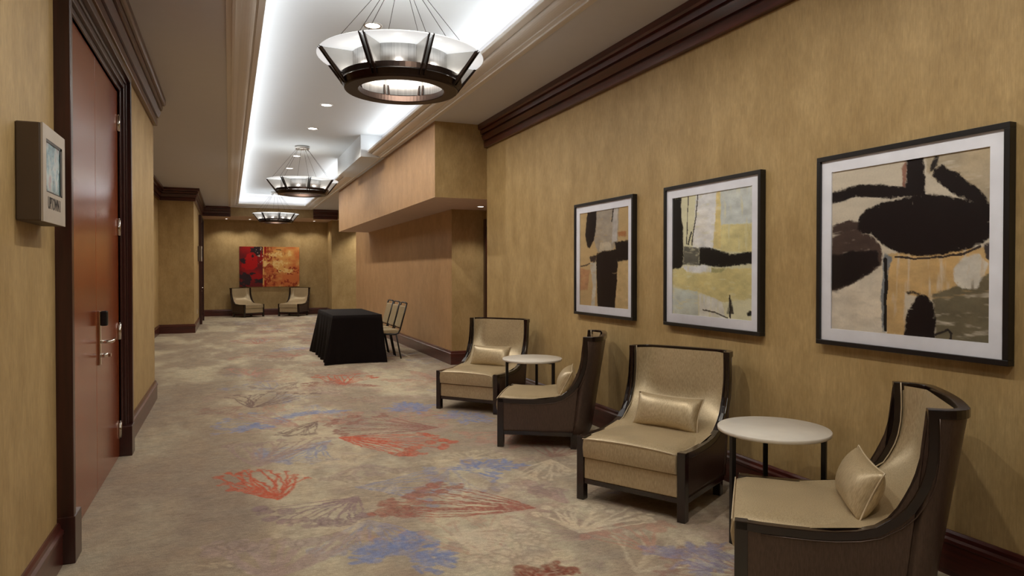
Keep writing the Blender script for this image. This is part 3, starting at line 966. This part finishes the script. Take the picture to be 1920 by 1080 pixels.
# ------------------------------------------------------------------ wall displays
def make_display(loc, label, sign):
    root = empty('wall_display', loc)
    tag(root, label, 'display')
    W, Hh, Dp = 0.40, 0.40, 0.095
    MB().box((0.0, 0, 0), (Dp - 0.008, W, Hh)).build('housing', M['grey_case'], root, 0.006, clean=False)
    f = MB()
    sx0, sx1, sz0, sz1 = 0.055, 0.345, 0.125, 0.345
    for a, b in (((0, 0), (W, sz0)), ((0, sz1), (W, Hh)), ((0, sz0), (sx0, sz1)), ((sx1, sz0), (W, sz1))):
        f.box((Dp - 0.008, a[0], a[1]), (Dp, b[0], b[1]))
    face = f.build('face_plate', M['grey_face'], root, clean=False)
    MB().box((Dp - 0.008, sx0, sz0), (Dp - 0.004, sx1, sz1)).build('screen', M['screen'], root, clean=False)
    bz = MB()
    for a, b in (((sx0, sz0), (sx0 + 0.006, sz1)), ((sx1 - 0.03, sz0), (sx1, sz1)), ((sx0, sz1 - 0.012), (sx1, sz1)), ((sx0, sz0), (sx1, sz0 + 0.006))):
        bz.box((Dp - 0.005, a[0], a[1]), (Dp - 0.001, b[0], b[1]))
    bz.build('bezel', M['black_frame'], root, clean=False)
    if sign:
        cu = bpy.data.curves.new('lettering', 'FONT')
        cu.body = sign
        cu.size = 0.058
        cu.align_x = 'CENTER'
        cu.extrude = 0.0006
        to = bpy.data.objects.new('tmp', cu)
        COL.objects.link(to)
        dg = bpy.context.evaluated_depsgraph_get()
        me = bpy.data.meshes.new_from_object(to.evaluated_get(dg))
        bpy.data.objects.remove(to, do_unlink=True)
        me.materials.clear(); me.materials.append(M['lettering'])
        t = bpy.data.objects.new('lettering', me)
        COL.objects.link(t)
        t.parent = root
        t.location = (Dp + 0.0007, 0.19, 0.058)
        t.rotation_euler = (R(90), 0, R(90))
        t.scale = (0.78, 1.25, 1)
    return root


make_display((XL, 3.285, 1.655), 'lettered grey metal wall display with a small screen beside the red double door', 'UPTOWN I')
make_display((-0.77, 19.80, 1.72), 'small grey wall display beside the distant door', None)
r = empty('wall_outlet', (-0.77, 19.35, 0.36))
tag(r, 'white outlet plate low on the distant papered wall', 'outlet')
MB().box((0, -0.04, 0), (0.006, 0.04, 0.12)).build('cover_plate', M['plate'], r, 0.002, clean=False)
for z in (0.035, 0.085):
    MB().box((0.006, -0.015, z - 0.012), (0.009, 0.015, z + 0.012)).build('socket', M['grey_face'], r, clean=False)

# ------------------------------------------------------------------ framed pictures on the right wall
FZ0, FZ1 = 1.033, 2.105
M['print'] = attr_mat('art_print', 'paint', 0.5)


def make_frame(yn, yf, k, label, nx, ny):
    root = empty('framed_picture', (XR, (yn + yf) / 2, FZ0))
    tag(root, label, 'picture', 'framed abstracts on the long wall')
    h = (yf - yn) / 2
    T = FZ1 - FZ0
    fr = MB()
    w = 0.026
    for a, b in (((-h, 0), (h, w)), ((-h, T - w), (h, T)), ((-h, w), (-h + w, T - w)), ((h - w, w), (h, T - w))):
        fr.box((-0.045, a[0], a[1]), (-0.001, b[0], b[1]))
    fr.build('frame', M['black_frame'], root, 0.002, clean=False)
    m = 0.093
    bd = MB()
    for a, b in (((-h + w, w), (h - w, m)), ((-h + w, T - m), (h - w, T - w)), ((-h + w, m), (-h + m, T - m)), ((h - m, m), (h - w, T - m))):
        bd.box((-0.030, a[0], a[1]), (-0.022, b[0], b[1]))
    bd.build('mat_board', M['mat_board'], root, clean=False)
    img = paint_art(k, nx, ny)
    p = colour_grid('print', img, lambda u, v: (-0.0225, (h - m) - u * 2 * (h - m), T - m - v * (T - 2 * m)), M['print'], root)
    MB().add([(-0.034, h - w, w), (-0.034, -h + w, w), (-0.034, -h + w, T - w), (-0.034, h - w, T - w)], [(0, 1, 2, 3)]).build('glazing', M['glazing'], root, clean=False)
    return root


make_frame(4.935, 6.00, 1, 'framed abstract print of a black T shape and oval on tan', 110, 190)
make_frame(3.437, 4.495, 2, 'framed abstract print with black band over pale yellow', 150, 220)
make_frame(1.925, 2.985, 3, 'framed abstract print with large black oval over cream and tan', 270, 290)

r = empty('canvas_painting', (1.245, 24.1, 0.945))
tag(r, 'unframed canvas of red and orange paint above two armchairs', 'painting')
MB().box((-0.94, -0.04, 0), (0.94, -0.002, 1.325)).build('stretcher', M['soffit'], r, clean=False)
colour_grid('painted_canvas', paint_canvas(190, 130), lambda u, v: (-0.94 + 1.88 * u, -0.0405, 1.325 * (1 - v)), M['print'], r)


# ------------------------------------------------------------------ downlights
def make_downlight(name, loc, rad, label, group, watts, cone, color=WARM, lens_r=0.8):
    root = empty(name, loc)
    tag(root, label, 'downlight', group)
    MB().lathe([(rad * 0.80, 0.0), (rad * 0.80, -0.006), (rad, -0.008), (rad * 1.04, -0.003), (rad * 1.04, 0.0)], n=28).build('trim_ring', M['steel'], root)
    MB().lathe([(0.0005, -0.003), (rad * 0.80, -0.003)], n=28).build('lens', M['lens'], root)
    spot('downlight_lamp', (loc[0], loc[1], loc[2] - 0.015), watts, color, cone, 0.5, 0.05)
    return root


ords = ('first', 'second', 'third', 'fourth')
for ys_, lb in (((3.58, 1.90, 0.32), '%s recessed tray downlight from the armchair chandelier away from the canvas'),
                ((6.42, 8.15, 9.72, 11.40), '%s recessed tray downlight from the armchair chandelier towards the canvas'),
                ((14.23, 15.98, 17.6, 19.2), '%s recessed tray downlight beyond the chandelier beside the white bulkhead')):
    for y, od in zip(ys_, ords):
        make_downlight('recessed_downlight', (1.25, y, 3.75), 0.085, lb % od, 'tray downlights', DOWN_W, 162)
for x, lb in ((-0.08, 'nearest the distant double door'), (0.62, 'above the dark red half of the canvas'), (1.93, 'above the orange half of the canvas'), (2.62, 'nearest the lit gold pier')):
    make_downlight('soffit_downlight', (x, 23.55, 3.13), 0.06, 'small round header downlight ' + lb, 'header downlights', SOFFIT_W, 125)
make_downlight('niche_downlight', (3.45, 9.55, 2.415), 0.06, 'small round downlight inside the narrow niche', None, 22, 110)
make_downlight('passage_downlight', (4.4, 22.3, 3.40), 0.08, 'round downlight over the lit gold pier', None, 190, 110)


# ------------------------------------------------------------------ chandeliers
def make_chandelier(loc, label):
    root = empty('ring_chandelier', loc)       # hangs from the tray; z = 0 at the tray ceiling
    tag(root, label, 'chandelier', 'ring chandeliers along the tray')
    zt = -0.64          # glass ring
    can = MB()
    can.lathe([(0.0005, 0.0), (0.13, 0.0), (0.13, -0.05), (0.12, -0.056), (0.0005, -0.056)], n=32)
    can.build('canopy', M['steel'], root)
    gl = MB()
    gl.lathe([(0.385, zt), (0.636, zt), (0.640, zt + 0.004), (0.636, zt + 0.008), (0.385, zt + 0.008)], n=72, closed=True)
    gl.build('glass_ring', M['glass_lit'], root)
    d = MB().lathe([(0.0005, zt + 0.002), (0.384, zt + 0.002), (0.384, zt + 0.012), (0.0005, zt + 0.012)], n=48)
    d.build('diffuser', M['diffuser'], root)
    up = MB().lathe([(0.452, zt - 0.154), (0.468, zt - 0.154), (0.470, zt - 0.194), (0.454, zt - 0.194)], n=72, closed=True, smooth=False)
    up.build('upper_band', M['bronze'], root)
    lo = MB().lathe([(0.448, zt - 0.197), (0.456, zt - 0.197), (0.440, zt - 0.235), (0.437, zt - 0.248), (0.430, zt - 0.254), (0.335, zt - 0.254), (0.330, zt - 0.248),
                     (0.330, zt - 0.205), (0.336, zt - 0.205), (0.338, zt - 0.240), (0.428, zt - 0.241), (0.432, zt - 0.232)], n=72, closed=True, smooth=False)
    lo.build('lower_ring', M['bronze'], root)
    a_off = R(-90 - 16.5)     # one bay faces back down the corridor
    for k in range(8):
        a = a_off + 2 * math.pi * (k + 0.5) / 8
        b0 = a_off + 2 * math.pi * (k - 0.5) / 8
        b1 = b0 + 2 * math.pi / 8
        pn = MB().lathe([(0.385, zt), (0.385, zt - 0.185)], n=12, a0=b0, a1=b1)
        o = pn.build('drum_panel', M['drum'], root, clean=False)
        md = o.modifiers.new('solid', 'SOLIDIFY'); md.thickness = 0.004
        ca, sa = math.cos(a), math.sin(a)
        for s in (-1, 1):
            off = 0.017 * s
            def P(rr, z, t):
                return (ca * rr - sa * (off + t), sa * rr + ca * (off + t), z)
            prof2 = [(0.385, zt - 0.002), (0.618, zt - 0.002), (0.478, zt - 0.168), (0.385, zt - 0.168)]
            g = MB()
            for t in (-0.0015, 0.0015):
                g.add([P(rr, z, t) for rr, z in prof2], [(0, 1, 2, 3)])
            g.build('side_panel', M['steel_soft'], root, clean=False)
            fb = MB()
            sl = [(0.628, zt + 0.014), (0.642, zt + 0.004), (0.452, zt - 0.238), (0.437, zt - 0.232)]
            vs = [P(rr, z, t) for t in (-0.005, 0.005) for rr, z in sl]
            fb.add(vs, [(0, 1, 2, 3), (7, 6, 5, 4), (0, 4, 5, 1), (1, 5, 6, 2), (2, 6, 7, 3), (3, 7, 4, 0)])
            fb.build('fin', M['bronze'], root, clean=True)
            sb = MB()
            sl = [(0.372, zt - 0.11), (0.384, zt - 0.11), (0.352, zt - 0.236), (0.336, zt - 0.236)]
            vs = [P(rr, z, t) for t in (-0.005, 0.005) for rr, z in sl]
            sb.add(vs, [(0, 1, 2, 3), (7, 6, 5, 4), (0, 4, 5, 1), (1, 5, 6, 2), (2, 6, 7, 3), (3, 7, 4, 0)])
            sb.build('inner_strut', M['bronze'], root, clean=True)
        cb = MB()
        cb.tube([(0.10 * ca, 0.10 * sa, -0.05), (0.56 * ca, 0.56 * sa, zt + 0.006)], 0.0022, 6)
        cb.build('cable', M['bronze'], root)
        st = MB()
        st.tube([(0.085 * ca, 0.085 * sa, -0.05), (0.118 * ca, 0.118 * sa, -0.095)], 0.006, 8)
        st.build('cable_ferrule', M['steel'], root)
        w = (ca * 0.36, sa * 0.36, zt - 0.10)
    ld = bpy.data.lights.new('chandelier_lamp', 'POINT')
    ld.energy = CHAND_W
    ld.color = (1.0, 0.93, 0.84)
    ld.shadow_soft_size = 0.12
    lo_ = bpy.data.objects.new('chandelier_lamp', ld)
    lo_.location = (loc[0], loc[1], loc[2] + zt - 0.12)
    COL.objects.link(lo_)
    # lamps in the bays
    for k in range(8):
        a = a_off + 2 * math.pi * k / 8
        l2 = bpy.data.lights.new('bay_lamp', 'POINT')
        l2.energy = 0.32
        l2.color = (1.0, 0.95, 0.88)
        l2.shadow_soft_size = 0.02
        q = bpy.data.objects.new('bay_lamp', l2)
        q.location = (loc[0] + 0.43 * math.cos(a), loc[1] + 0.43 * math.sin(a), loc[2] + zt - 0.135)
        COL.objects.link(q)
    return root


make_chandelier((1.25, 5.28, 3.75), 'bronze ring chandelier with frosted glass hanging over the row of armchairs')
make_chandelier((1.25, 13.10, 3.75), 'bronze ring chandelier beside the white box bulkhead')
make_chandelier((1.25, 20.90, 3.75), 'bronze ring chandelier hanging before the red canvas')

# ------------------------------------------------------------------ armchairs
HW = 0.365
TRIM = [(0.0, 0.405), (0.10, 0.400), (0.215, 0.399), (0.30, 0.400), (0.38, 0.405), (0.46, 0.418), (0.525, 0.440), (0.59, 0.488), (0.63, 0.532), (0.655, 0.575), (0.678, 0.625),
        (0.692, 0.672), (0.702, 0.735), (0.705, 0.80), (0.704, 0.86), (0.702, 0.92)]


def trim_z(d):
    for (a, za), (b, zb) in zip(TRIM[:-1], TRIM[1:]):
        if d <= b or b >= 0.70:
            t = (d - a) / max(1e-6, b - a)
            return za + (zb - za) * min(1, max(0, t))
    return 0.92


def back_path(n=26):
    """outer plan of the barrel back at the top, from the +x wing to the -x wing"""
    pts = [(HW, 0.702), (HW, 0.76)]
    r = 0.125
    for a in np.linspace(0, math.pi / 2, 9)[1:]:
        pts.append((HW - r + r * math.cos(a), 0.755 + r * math.sin(a) * 0.92))
    dm = pts[-1][1]
    x0 = pts[-1][0]
    half = [(x0 * (1 - k / 8), dm + 0.016 * (1 - (1 - k / 8) ** 2)) for k in range(1, 9)]
    pts += half
    full = pts + [(-x, d) for x, d in reversed(pts[:-1])]
    return full


BACK = back_path()


def rake(x, d, z):
    """the shell leans: lower down, the back sits further forward"""
    s = min(1, max(0, (d - 0.45) / 0.40))
    s = s * s * (3 - 2 * s)
    return (x, d - 0.125 * s * (0.92 - z) / 0.80, z)


def make_armchair():
    root = empty('armchair')
    # outer shell: columns around the U
    cols = [(HW, d, z) for d, z in TRIM] + [(x, d, 0.92) for x, d in BACK[1:-1]] + [(-HW, d, z) for d, z in reversed(TRIM)]
    ins = 0.004
    sh = MB()
    zb = 0.125
    outer, inner = [], []
    n = len(cols)
    for i, (x, d, zt) in enumerate(cols):
        a = cols[max(0, i - 1)]; b = cols[min(n - 1, i + 1)]
        if i < len(TRIM):
            nx, nd = 1.0, 0.0
        elif i >= n - len(TRIM):
            nx, nd = -1.0, 0.0
        else:
            tx, td = b[0] - a[0], b[1] - a[1]
            l = math.hypot(tx, td)
            nx, nd = td / l, -tx / l
        zt2 = zt - 0.012
        ro, ri = [], []
        for j in range(9):
            z = zb + (zt2 - zb) * j / 8
            # wings near the trim's upright edge must not step past it
            ro.append(rake(x - nx * ins, d - nd * ins + (0.004 if 0.69 < d < 0.71 else 0), z))
            ri.append(rake(x - nx * 0.034, d - nd * 0.034, z))
        outer.append(ro); inner.append(ri)
    sh.grid(outer, 0, True)
    sh.grid(inner, 0, True, flip=True)
    sh.grid([[o[0], i_[0]] for o, i_ in zip(outer, inner)], 0, False)
    sh.build('outer_shell', M['leather'], root)

    # wooden rail: arm, wing and top in one sweep
    path = [((HW, d, z), (1, 0)) for d, z in TRIM[:-1]]
    nb = len(BACK)
    for i, (x, d) in enumerate(BACK):
        a = BACK[max(0, i - 1)]; b = BACK[min(nb - 1, i + 1)]
        tx, td = b[0] - a[0], b[1] - a[1]
        l = math.hypot(tx, td)
        nn = (td / l, -tx / l)
        if i == 0:
            nn = (1, 0)
        if i == nb - 1:
            nn = (-1, 0)
        path.append(((x, d, 0.92), nn))
    path += [((-HW, d, z), (-1, 0)) for d, z in reversed(TRIM[:-1])]
    rows = []
    m = len(path)
    W_, T_ = 0.042, 0.036
    for i, (p, nn) in enumerate(path):
        p = Vector(p)
        N = Vector((nn[0], nn[1], 0)).normalized()
        t0 = (p - Vector(path[i - 1][0])).normalized() if i else None
        t1 = (Vector(path[i + 1][0]) - p).normalized() if i < m - 1 else None
        t0 = t0 or t1; t1 = t1 or t0
        # the surface normal that points into the chair's opening (up / forward)
        M0 = N.cross(t0) * (1 if True else 1); M1 = N.cross(t1)
        Mv = (M0 + M1)
        Mv = Mv / max(0.35, Mv.dot(M0))
        s = 1
        if i < len(TRIM) or True:
            # make it point up on the arms and on the top, forward on the wings
            ref = Vector((0, -0.6, 1))
            if Mv.dot(ref) < 0:
                Mv = -Mv
        row = [p, p - N * W_, p - N * W_ - Mv * T_, p - Mv * T_]
        rows.append([tuple(q) for q in row])
    rail = MB()
    rail.grid(rows, 0, False, close_v=True)
    k = len(rows)
    rail.f += [(0, 1, 2, 3), ((k - 1) * 4 + 3, (k - 1) * 4 + 2, (k - 1) * 4 + 1, (k - 1) * 4)]; rail.mi += [0, 0]; rail.sm += [False, False]
    rail.build('rail', M['espresso'], root, 0.003)

    # posts and feet
    for s in (-1, 1):
        MB().box((s * HW, -0.004, 0), (s * (HW - 0.05), 0.050, 0.404)).build('leg', M['espresso'], root, 0.003, clean=False)
        MB().box((s * (HW - 0.02), 0.60, 0), (s * (HW - 0.07), 0.65, 0.130)).build('leg', M['espresso'], root, 0.003, clean=False)
        MB().box((s * HW, 0.05, 0.105), (s * (HW - 0.035), 0.62, 0.140)).build('side_rail', M['espresso'], root, 0.003, clean=False)
    MB().box((-HW + 0.05, 0.006, 0.105), (HW - 0.05, 0.045, 0.138)).build('front_rail', M['espresso'], root, 0.003, clean=False)
    # seat base and cushion
    MB().box((-HW + 0.051, 0.004, 0.138), (HW - 0.051, 0.60, 0.272)).build('seat_base', M['satin'], root, 0.006, clean=False)
    rows = []
    cw = HW - 0.050
    nu, nv = 17, 15
    for i in range(nu):
        u = -1 + 2 * i / (nu - 1)
        row = []
        for j in range(nv):
            v = j / (nv - 1)
            d = -0.012 + 0.70 * v
            sq = (1 - abs(u) ** 8) * (1 - abs(2 * v - 1) ** 10)
            x = u * (cw if d < 0.06 else cw + 0.006)
            z = 0.392 + 0.024 * sq ** 0.5 + 0.012 * (1 - u * u) - 0.012 * v
            row.append((x, d, z))
        rows.append(row)
    cu = MB()
    cu.grid(rows, 0, True)
    low = [[(x, d + (0.006 if j == 0 else 0), 0.278) for j, (x, d, z) in enumerate(r_)] for r_ in rows]
    cu.grid(low, 0, True, flip=True)
    rim = [rows[i][0] for i in range(nu)] + [rows[nu - 1][j] for j in range(1, nv)] + [rows[i][nv - 1] for i in range(nu - 2, -1, -1)] + [rows[0][j] for j in range(nv - 2, 0, -1)]
    def side(rr, f):
        return (rr[0], rr[1] - (0.010 * math.sin(math.pi * f) if rr[1] < 0.05 else 0), 0.278 + (rr[2] - 0.278) * f)
    cu.grid([[side(q, f) for f in (0, 0.2, 0.5, 0.8, 1.0)] for q in rim], 0, True, close_u=True)
    cushion = cu.build('seat_cushion', M['satin'], root)
    cushion.modifiers.new('soft', 'BEVEL').width = 0.012
    cushion.modifiers['soft'].segments = 3
    cushion.modifiers['soft'].limit_method = 'ANGLE'
    cushion.modifiers['soft'].angle_limit = R(50)
    pp = MB()
    pp.tube([(x, d - 0.004, z + 0.001) for x, d, z in (rows[i][0] for i in range(nu))], 0.0032, 6)
    pp.build('piping', M['piping'], cushion)
    # inner back, a concave pad from wing to wing
    prof = [(d, z) for d, z in TRIM if z >= 0.399 and d >= 0.30]
    zz = np.linspace(0.395, 0.905, 15)

    def edge_d(z):
        for (a, za), (b, zb2) in zip(prof[:-1], prof[1:]):
            if zb2 >= z:
                return a + (b - a) * (z - za) / max(1e-6, zb2 - za)
        return prof[-1][0]
    rows = []
    for z in zz:
        de = edge_d(z) + 0.030
        bulge = 0.045 + 0.085 * min(1, max(0, (z - 0.42) / 0.40))
        dc_max = 0.845 - 0.125 * (0.92 - z) / 0.80 - 0.02
        row = []
        for i in range(21):
            u = -1 + 2 * i / 20
            g = (1 - abs(u) ** 3.2)
            x = u * (HW - 0.030)
            row.append((x, min(de + bulge * g, dc_max), z))
        rows.append(row)
    bk = MB()
    bk.grid(rows, 0, True)
    bk.build('backrest', M['satin'], root)
    # piping lines beside the rail: inside and outside
    for s in (-1, 1):
        MB().tube([(s * (HW - 0.044), d + (0.004 if z < 0.5 else 0.030), z - (0.004 if z < 0.5 else 0.0)) for d, z in TRIM if d > 0.03][0:], 0.0030, 6).build('piping', M['piping'], root)
        MB().tube([(s * (HW - 0.001), d + 0.040 * min(1, max(0, (d - 0.36) / 0.33)), z - 0.040 + 0.006 * min(1, max(0, (z - 0.45) / 0.3))) for d, z in TRIM if d > 0.055], 0.0024, 6).build('piping', M['leather'], root)
    top = [(x * (HW - 0.046) / HW, d - 0.044, 0.884) for x, d in BACK[6:-6]]
    MB().tube(top, 0.0030, 6).build('piping', M['piping'], root)
    return root


proto = make_armchair()
AC_G = 'champagne armchairs'
chairs = [
    ((2.257, 6.690), -49, 'champagne satin armchair with dark rail beside the niche, pillow upright'),
    ((2.236, 5.554), -122, 'bronze-backed armchair turned sideways below the black T print'),
    ((2.228, 3.540), -60, 'champagne satin armchair with lumbar pillow below the pale yellow print'),
    ((2.200, 2.546), -132, 'bronze-backed armchair turned sideways below the large black oval print'),
    ((0.73, 23.16), 33, 'champagne armchair below the dark red side of the canvas'),
    ((1.755, 23.13), -34, 'champagne armchair below the orange side of the canvas'),
]
CH = []
for i, (xy, a, lb) in enumerate(chairs):
    o = proto if i == 0 else copy_tree(proto)
    o.location = (xy[0], xy[1], 0)
    o.rotation_euler = (0, 0, R(a))
    tag(o, lb, 'armchair', AC_G)
    CH.append(o)


# ------------------------------------------------------------------ lumbar pillows
def make_pillow():
    root = empty('lumbar_pillow')
    W2, H2, T2 = 0.240, 0.118, 0.072
    for_side = []
    nu, nv = 25, 15
    pm = MB()
    edge = []
    for s in (-1, 1):
        rows = []
        for i in range(nu):
            u = -1 + 2 * i / (nu - 1)
            row = []
            for j in range(nv):
                v = -1 + 2 * j / (nv - 1)
                pin = 1 - 0.07 * (1 - v * v) * abs(u) ** 3
                pinv = 1 - 0.10 * (1 - u * u) * abs(v) ** 3
                t = ((1 - abs(u) ** 2.6) * (1 - abs(v) ** 2.2)) ** 0.55
                wr = 0.004 * math.sin(9 * u + 4 * v) * abs(u) ** 2 * t
                row.append((u * W2 * pin, s * (T2 * t + wr), v * H2 * pinv))
            rows.append(row)
        pm.grid(rows, 0, True, flip=(s > 0))
        edge = rows
    body = pm.build('cover', M['satin'], root)
    rim = [edge[i][0] for i in range(nu)] + [edge[nu - 1][j] for j in range(1, nv)] + [edge[i][nv - 1] for i in range(nu - 2, -1, -1)] + [edge[0][j] for j in range(nv - 2, -1, -1)]
    MB().tube(rim, 0.0036, 6).build('piping', M['piping'], root)
    return root


pil = make_pillow()
pl_spec = [(0, -0.01, 0.545, -24, 0, 'champagne satin pillow on the armchair beside the niche'),
           (1, 0.0, 0.535, -28, 4, 'champagne satin pillow on the chair below the black T print'),
           (2, 0.01, 0.525, -26, -3, 'champagne satin pillow on the chair below the pale yellow print'),
           (3, 0.0, 0.512, -24, 4, 'champagne satin pillow on the chair below the black oval print')]
for i, (c, lx, ld_, tilt, tw, lb) in enumerate(pl_spec):
    o = pil if i == 0 else copy_tree(pil)
    ch = CH[c]
    mat = Matrix.Translation(ch.location) @ Matrix.Rotation(ch.rotation_euler.z, 4, 'Z') @ Matrix.Translation((lx, ld_, 0.515)) @ Matrix.Rotation(R(tw), 4, 'Z') @ Matrix.Rotation(R(tilt), 4, 'X')
    o.matrix_world = mat
    tag(o, lb, 'pillow', 'satin lumbar pillows')


# ------------------------------------------------------------------ side tables
def make_table(xy, a0, label):
    root = empty('side_table', (xy[0], xy[1], 0))
    tag(root, label, 'table', 'round white side tables')
    MB().lathe([(0.0005, 0.578), (0.287, 0.578), (0.292, 0.582), (0.293, 0.596), (0.290, 0.600), (0.0005, 0.600)], n=64).build('table_top', M['white_top'], root)
    for k in range(3):
        a = R(a0 + 120 * k)
        lg = MB()
        w = 0.0125
        lg.box((0.262 - w, -w, 0), (0.262 + w, w, 0.578))
        o = lg.build('leg', M['black_metal'], root, 0.002, clean=False)
        o.rotation_euler = (0, 0, a)
    br = MB()
    for k in range(3):
        a = R(a0 + 120 * k)
        br.tube([(0, 0, 0.568), (0.262 * math.cos(a), 0.262 * math.sin(a), 0.568)], 0.009, 6)
    br.build('brace', M['black_metal'], root)
    return root


make_table((2.734, 2.881), 176, 'round white table between the pale yellow and black oval print chairs')
make_table((2.747, 6.114), 176, 'round white table between the niche armchair and the black T chair')


# ------------------------------------------------------------------ draped table
def make_draped(loc, lx, ly, hz):
    t = empty('banquet_table', loc)
    tag(t, 'folding banquet table hidden under a black cloth', 'table')
    MB().box((-lx / 2 + 0.01, -ly / 2 + 0.01, hz - 0.03), (lx / 2 - 0.01, ly / 2 - 0.01, hz - 0.004)).build('table_top', M['soffit'], t, clean=False)
    for sx in (-1, 1):
        for sy in (-1, 1):
            MB().tube([(sx * (lx / 2 - 0.08), sy * (ly / 2 - 0.2), hz - 0.03), (sx * (lx / 2 - 0.08), sy * (ly / 2 - 0.2), 0)], 0.014, 8).build('leg', M['black_metal'], t)
    per = []
    hx, hy = lx / 2, ly / 2
    N = 34; Q = 74
    for k in range(N): per.append((-hx + lx * k / N, -hy))
    for k in range(Q): per.append((hx, -hy + ly * k / Q))
    for k in range(N): per.append((hx - lx * k / N, hy))
    for k in range(Q): per.append((-hx, hy - ly * k / Q))
    rows = []
    n = len(per)
    rng = random.Random(2)
    for i, (x, y) in enumerate(per):
        ox = (1 if x >= hx - 1e-6 else -1 if x <= -hx + 1e-6 else 0)
        oy = (1 if y >= hy - 1e-6 else -1 if y <= -hy + 1e-6 else 0)
        dc = min(math.hypot(x - sx * hx, y - sy * hy) for sx in (-1, 1) for sy in (-1, 1))
        cf = math.exp(-(dc / 0.13) ** 2)
        longside = ox != 0
        fold = ((0.030 if ox < 0 else 0.006) if longside else 0.006) * math.sin(y * 17 + 0.7 * math.sin(y * 5)) * (1 - cf) + 0.020 * cf * math.sin(dc * 60)
        row = []
        for j in range(13):
            f = j / 12
            flare = (0.035 if not longside else 0.085 if ox < 0 else 0.012) * f + fold * f ** 1.3 + 0.05 * cf * f
            cx = ox if ox else (x / hx) * cf
            cy = oy if oy else (y / hy) * cf
            if ox == 0: cx = 0.9 * cf * (1 if x > 0 else -1)
            if oy == 0: cy = 0.9 * cf * (1 if y > 0 else -1)
            z = (hz + 0.002) * (1 - f) + 0.006 * f
            if j == 0: flare = 0.0
            row.append((x + cx * flare, y + cy * flare, z))
        rows.append(row)
    c = empty('tablecloth', loc)
    tag(c, 'black floor-length cloth draped over the banquet table', 'tablecloth')
    mb = MB()
    mb.grid(rows, 0, True, close_u=True)
    b = len(mb.v)
    top = [(x, y, hz + 0.002) for x, y in per]
    mb.add(top, [tuple(range(len(top)))])
    mb.build('drape', M['cloth'], c)


make_draped((1.872, 11.83, 0), 0.765, 1.86, 0.76)


# ------------------------------------------------------------------ banquet chairs
def make_banquet():
    root = empty('banquet_chair')       # faces -x, back towards +x
    w = 0.205
    for s in (-1, 1):
        y = s * w
        MB().tube([(-0.135, y * 0.98, 0.0), (-0.13, y * 0.98, 0.22), (-0.125, y * 0.98, 0.42)], 0.012, 8).build('leg', M['black_metal'], root)
        MB().tube([(0.20, y, 0.0), (0.155, y, 0.22), (0.12, y, 0.40)], 0.012, 8).build('leg', M['black_metal'], root)
        MB().tube([(-0.135, y, 0.415), (0.10, y, 0.405), (0.155, y, 0.425), (0.185, y, 0.48), (0.245, y, 0.70), (0.30, y, 0.915)], 0.0125, 8).build('side_frame', M['black_metal'], root)
    MB().tube([(0.30, -w, 0.915), (0.302, -w * 0.5, 0.925), (0.302, w * 0.5, 0.925), (0.30, w, 0.915)], 0.0125, 8).build('top_rail', M['black_metal'], root)
    MB().tube([(0.192, -w, 0.505), (0.192, w, 0.505)], 0.009, 8).build('back_crossbar', M['black_metal'], root)
    rows = []
    for i in range(9):
        u = -1 + 2 * i / 8
        row = []
        for j in range(9):
            a = 2 * math.pi * j / 9
            row.append((0.165 * math.copysign(abs(math.cos(a)) ** 0.5, math.cos(a)) + 0.02, u * (w - 0.012), 0.452 + 0.036 * math.copysign(abs(math.sin(a)) ** 0.6, math.sin(a)) * (1 - 0.35 * abs(u) ** 6)))
        rows.append(row)
    s = MB().grid(rows, 0, True, close_v=True)
    s.f += [tuple(range(9)), tuple(reversed(range(72, 81)))]; s.mi += [0, 0]; s.sm += [False, False]
    s.build('seat', M['beige_vinyl'], root)
    b = MB()
    rows = []
    for z, x in ((0.525, 0.198), (0.60, 0.219), (0.70, 0.247), (0.80, 0.273), (0.868, 0.290)):
        rows.append([(x - 0.020, -w + 0.014, z), (x - 0.030, 0, z), (x - 0.020, w - 0.014, z), (x + 0.018, w - 0.014, z), (x + 0.018, -w + 0.014, z)])
    b.grid(rows, 0, False, close_v=True)
    b.f += [tuple(range(5)), tuple(reversed(range(20, 25)))]; b.mi += [0, 0]; b.sm += [False, False]
    b.build('backrest', M['beige_vinyl'], root, 0.008)
    return root


bq = make_banquet()
for i, (y, x, lb) in enumerate(((11.40, 2.435, 'banquet chair at the table end nearest the niche'),
                                (11.92, 2.435, 'middle banquet chair drawn up to the draped table'),
                                (12.42, 2.435, 'banquet chair at the table end nearest the red canvas'))):
    o = bq if i == 0 else copy_tree(bq)
    o.location = (x, y, 0)
    tag(o, 'black-framed beige ' + lb, 'chair', 'banquet chairs behind the draped table')
